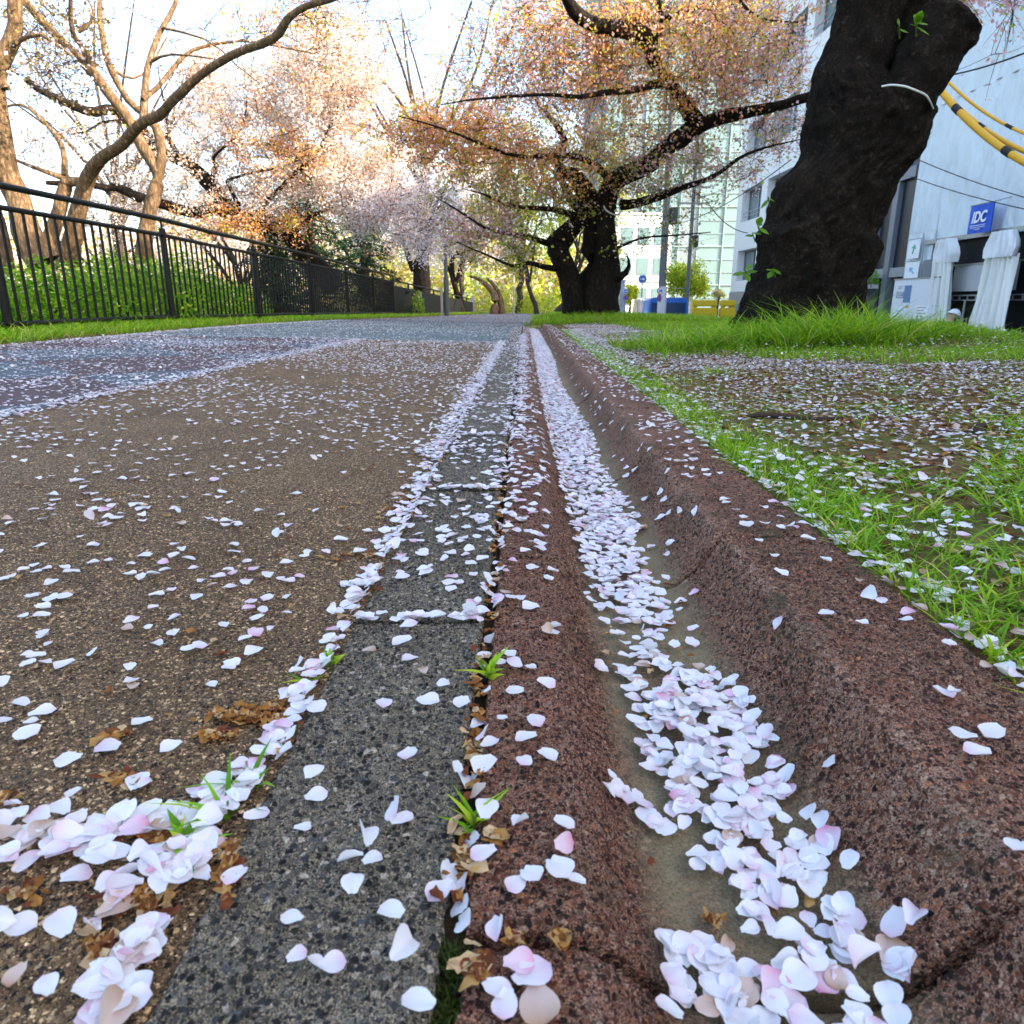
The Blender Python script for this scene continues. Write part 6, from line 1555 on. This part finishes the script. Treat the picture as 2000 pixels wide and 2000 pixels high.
# street trees
def street_tree(px, Y, zc, r, rz, pal, label, n, leaf, cat='tree'):
    x = atY(px, 560, Y)[0]; t = empty('street_tree', (x, Y, -1.57), label, cat)
    limbs = [(catmull([(x, Y, -1.6), (x, Y, zc * .5 - .6), (x + .1, Y, zc)], 10), np.linspace(.11, .05, 10))]
    for k in range(7):
        a = k * .9; limbs.append((catmull([(x, Y, zc - rz * .6), (x + math.cos(a) * r * .5, Y + math.sin(a) * r * .5, zc), (x + math.cos(a) * r * .8, Y + math.sin(a) * r * .8, zc + rz * .4)], 6), np.linspace(.04, .01, 6)))
    link('trunk', np_mesh('trunk', *tubes(limbs[:1], 10), smooth=True), M['bark_grey'], t); link('branches', np_mesh('branches', *tubes(limbs[1:], 6), smooth=True), M['bark_grey'], t)
    P = []
    for q in range(26):
        v = rng.normal(0, 1, 3); v /= np.linalg.norm(v); c = np.array([x, Y, zc]) + v * np.array([r, r, rz]) * rng.uniform(.4, .85); P.append(c + rng.normal(0, .20, (n // 26, 3)) * r * .75)
    P = np.concatenate(P); V, Fc, C = quads(P, rng.uniform(.7, 1.3, len(P)) * leaf, palpick(pal, len(P), .3), .3, .6)
    link('crown', np_mesh('crown', V, Fc, col=C), M['leaf'], t)
street_tree(1345, 44, atY(1345, 545, 44)[2], 1.5, 1.15, 'lime', 'round yellow-green street tree in front of the glass tower', 5200, .16)
street_tree(1232, 48, atY(1230, 572, 48)[2], .6, .75, 'lime', 'small lime-green street tree behind the arrow signs', 1800, .14)
street_tree(1404, 46, atY(1402, 574, 46)[2], .5, .2, 'olive', 'small flat-topped tree above the yellow barriers', 1000, .10)

# overhead wires and yellow guards
BLK = plain('cable_black', (.02, .02, .022), .6, .3)
def wire(p, q, sag, r, label, mat=BLK, n=24):
    p, q = np.array(p), np.array(q); t = np.linspace(0, 1, n)[:, None]; pts = p + (q - p) * t - np.array([0, 0, 1.]) * sag * 4 * t * (1 - t)
    o = MB().tube(pts, r, 6).build('wire', mat, smooth=True); tag(o, label, 'wire', 'overhead wires'); return pts
wire(atY(1836, 150, 8.5), atY(2100, 60, 7), .05, .008, 'thin dark wire crossing above the yellow cable guards')
wire(atX(1790, 310, 11.3), atX(2120, 415, 11.3), .1, .012, 'upper dark wire slanting across the scaffold sheeting')
wire(atX(1780, 345, 11.2), atX(2120, 430, 11.2), .1, .012, 'lower dark wire slanting across the scaffold sheeting')
wire(atY(1385, 400, 22), atY(1460, 455, 20), .15, .012, 'dark wire drooping in front of the white office')
wire(atY(1300, 440, 30), atY(1545, 312, 18), .3, .012, 'dark wire rising from the utility pole towards the big tree')
YG = plain('guard_yellow', (.72, .38, .015), .5, .4, var=.12, scale=12); 
def guard(p, q, r, label, bands):
    p, q = np.array(p), np.array(q); t0 = empty('cable_guard', tuple(p), label, 'cable guard', 'yellow and black cable guards')
    pts = p + (q - p) * np.linspace(0, 1, 12)[:, None] - np.array([0, 0, 1.]) * .12 * 4 * (np.linspace(0, 1, 12) * (1 - np.linspace(0, 1, 12)))[:, None]
    MB().tube(pts, r, 12).build('sleeve', YG, t0, smooth=True)
    for b in bands:
        i = b * 11; k = int(i); c = pts[k] + (pts[min(k + 1, 11)] - pts[k]) * (i - k); d = pts[min(k + 1, 11)] - pts[k]; d = d / np.linalg.norm(d)
        MB().tube([c - d * .06, c + d * .06], r * 1.12, 12).build('black_band', BLK, t0, smooth=True)
guard(atY(1830, 168, 9.2), atY(2080, 352, 7.2), .036, 'thick lower yellow cable guard with black bands', (.20, .62, .9))
guard(atY(1835, 172, 9.4), atY(2080, 322, 7.4), .024, 'middle yellow cable guard with black bands', (.40, .8))
guard(atY(1838, 145, 9.6), atY(2080, 284, 7.6), .016, 'thin upper yellow cable guard with black bands', (.62, .95))

# ---- site worker
def person(px, py_head_top, Y):
    x = atY(px, py_head_top, Y)[0]; gz_ = -1.43; top = atY(px, py_head_top, Y)[2]
    p = empty('person', (x, Y, gz_), 'site worker in a dark jacket and white helmet stooping in front of the hoarding', 'person')
    hgt = top - gz_
    k = hgt / 1.56
    J = {'pel': (0, 0, .86), 'sp': (.06, 0, 1.06), 'ch': (.15, 0, 1.22), 'nk': (.22, 0, 1.33), 'hd': (.25, -.01, 1.40), 'ht': (.29, -.01, 1.50),
         'sl': (.14, -.18, 1.24), 'el': (.2, -.25, 1.0), 'wl': (.36, -.2, .86), 'sr': (.14, .18, 1.24), 'er': (.24, .24, 1.0), 'wr': (.40, .16, .88),
         'hl': (0, -.09, .82), 'kl': (.05, -.11, .46), 'al': (-.02, -.11, .09), 'fl': (.14, -.12, .04), 'hr': (0, .09, .82), 'kr': (.10, .11, .46), 'ar': (.06, .11, .09), 'fr': (.22, .12, .04),
         'fl1': (.43, -.18, .80), 'fr1': (.47, .14, .82)}
    E_ = [('pel', 'sp'), ('sp', 'ch'), ('ch', 'nk'), ('nk', 'hd'), ('hd', 'ht'), ('ch', 'sl'), ('sl', 'el'), ('el', 'wl'), ('wl', 'fl1'), ('ch', 'sr'), ('sr', 'er'), ('er', 'wr'), ('wr', 'fr1'), ('pel', 'hl'), ('hl', 'kl'), ('kl', 'al'), ('al', 'fl'), ('pel', 'hr'), ('hr', 'kr'), ('kr', 'ar'), ('ar', 'fr')]
    rad = {'pel': .14, 'sp': .14, 'ch': .15, 'nk': .06, 'hd': .085, 'ht': .085, 'sl': .075, 'sr': .075, 'el': .052, 'er': .052, 'wl': .038, 'wr': .038, 'hl': .095, 'hr': .095, 'kl': .065, 'kr': .065, 'al': .05, 'ar': .05, 'fl': .045, 'fr': .045, 'fl1': .035, 'fr1': .035}
    names = list(J); me = bpy.data.meshes.new('body'); me.from_pydata([tuple(c * k for c in J[n]) for n in names], [(names.index(a), names.index(b)) for a, b in E_], [])
    o = link('body', me, None, p, loc=(0, 0, 0))
    md = o.modifiers.new('skin', 'SKIN'); 
    for i, n in enumerate(names): me.skin_vertices[0].data[i].radius = (rad[n] * k, rad[n] * k); me.skin_vertices[0].data[i].use_root = (n == 'pel')
    s = o.modifiers.new('sub', 'SUBSURF'); s.levels = 2; s.render_levels = 2
    m = NT('worker_clothes'); sepn = m.new('ShaderNodeSeparateXYZ'); m.l(m.obj(), sepn.inputs[0])
    skin = m.math('GREATER_THAN', sepn.outputs[2], 1.31 * k); m.color(m.mix(skin, (.018, .026, .028), (.45, .27, .19))); m.set(.8, .2); me.materials.append(m.m)
    HM = plain('helmet_white', (.8, .82, .85), .35, .5, var=.03)
    bm = bmesh.new(); bmesh.ops.create_uvsphere(bm, u_segments=20, v_segments=12, radius=.135 * k)
    bmesh.ops.delete(bm, geom=[v for v in bm.verts if v.co.z < -.02 * k], context='VERTS')
    for v in bm.verts:
        if v.co.z < .015 * k: v.co.x *= 1.18; v.co.y *= 1.08
    me2 = bpy.data.meshes.new('helmet'); bm.to_mesh(me2); bm.free()
    h = link('helmet', me2, HM, p, loc=(.29 * k, -.01 * k, 1.46 * k)); h.rotation_euler = (0, R(22), 0); h.modifiers.new('s', 'SOLIDIFY').thickness = .012
    h.data.polygons.foreach_set('use_smooth', np.ones(len(h.data.polygons), bool))
    MB2 = MB().box(.30 * k, .355 * k, -.05 * k, .03 * k, 1.385 * k, 1.40 * k); f = MB2.build('nose_block', plain('skin', (.42, .25, .18), .6, .3), None); f.parent = p; f.name = 'nose'  # small skin-coloured block for the nose
person(1840, 606, 17.5)
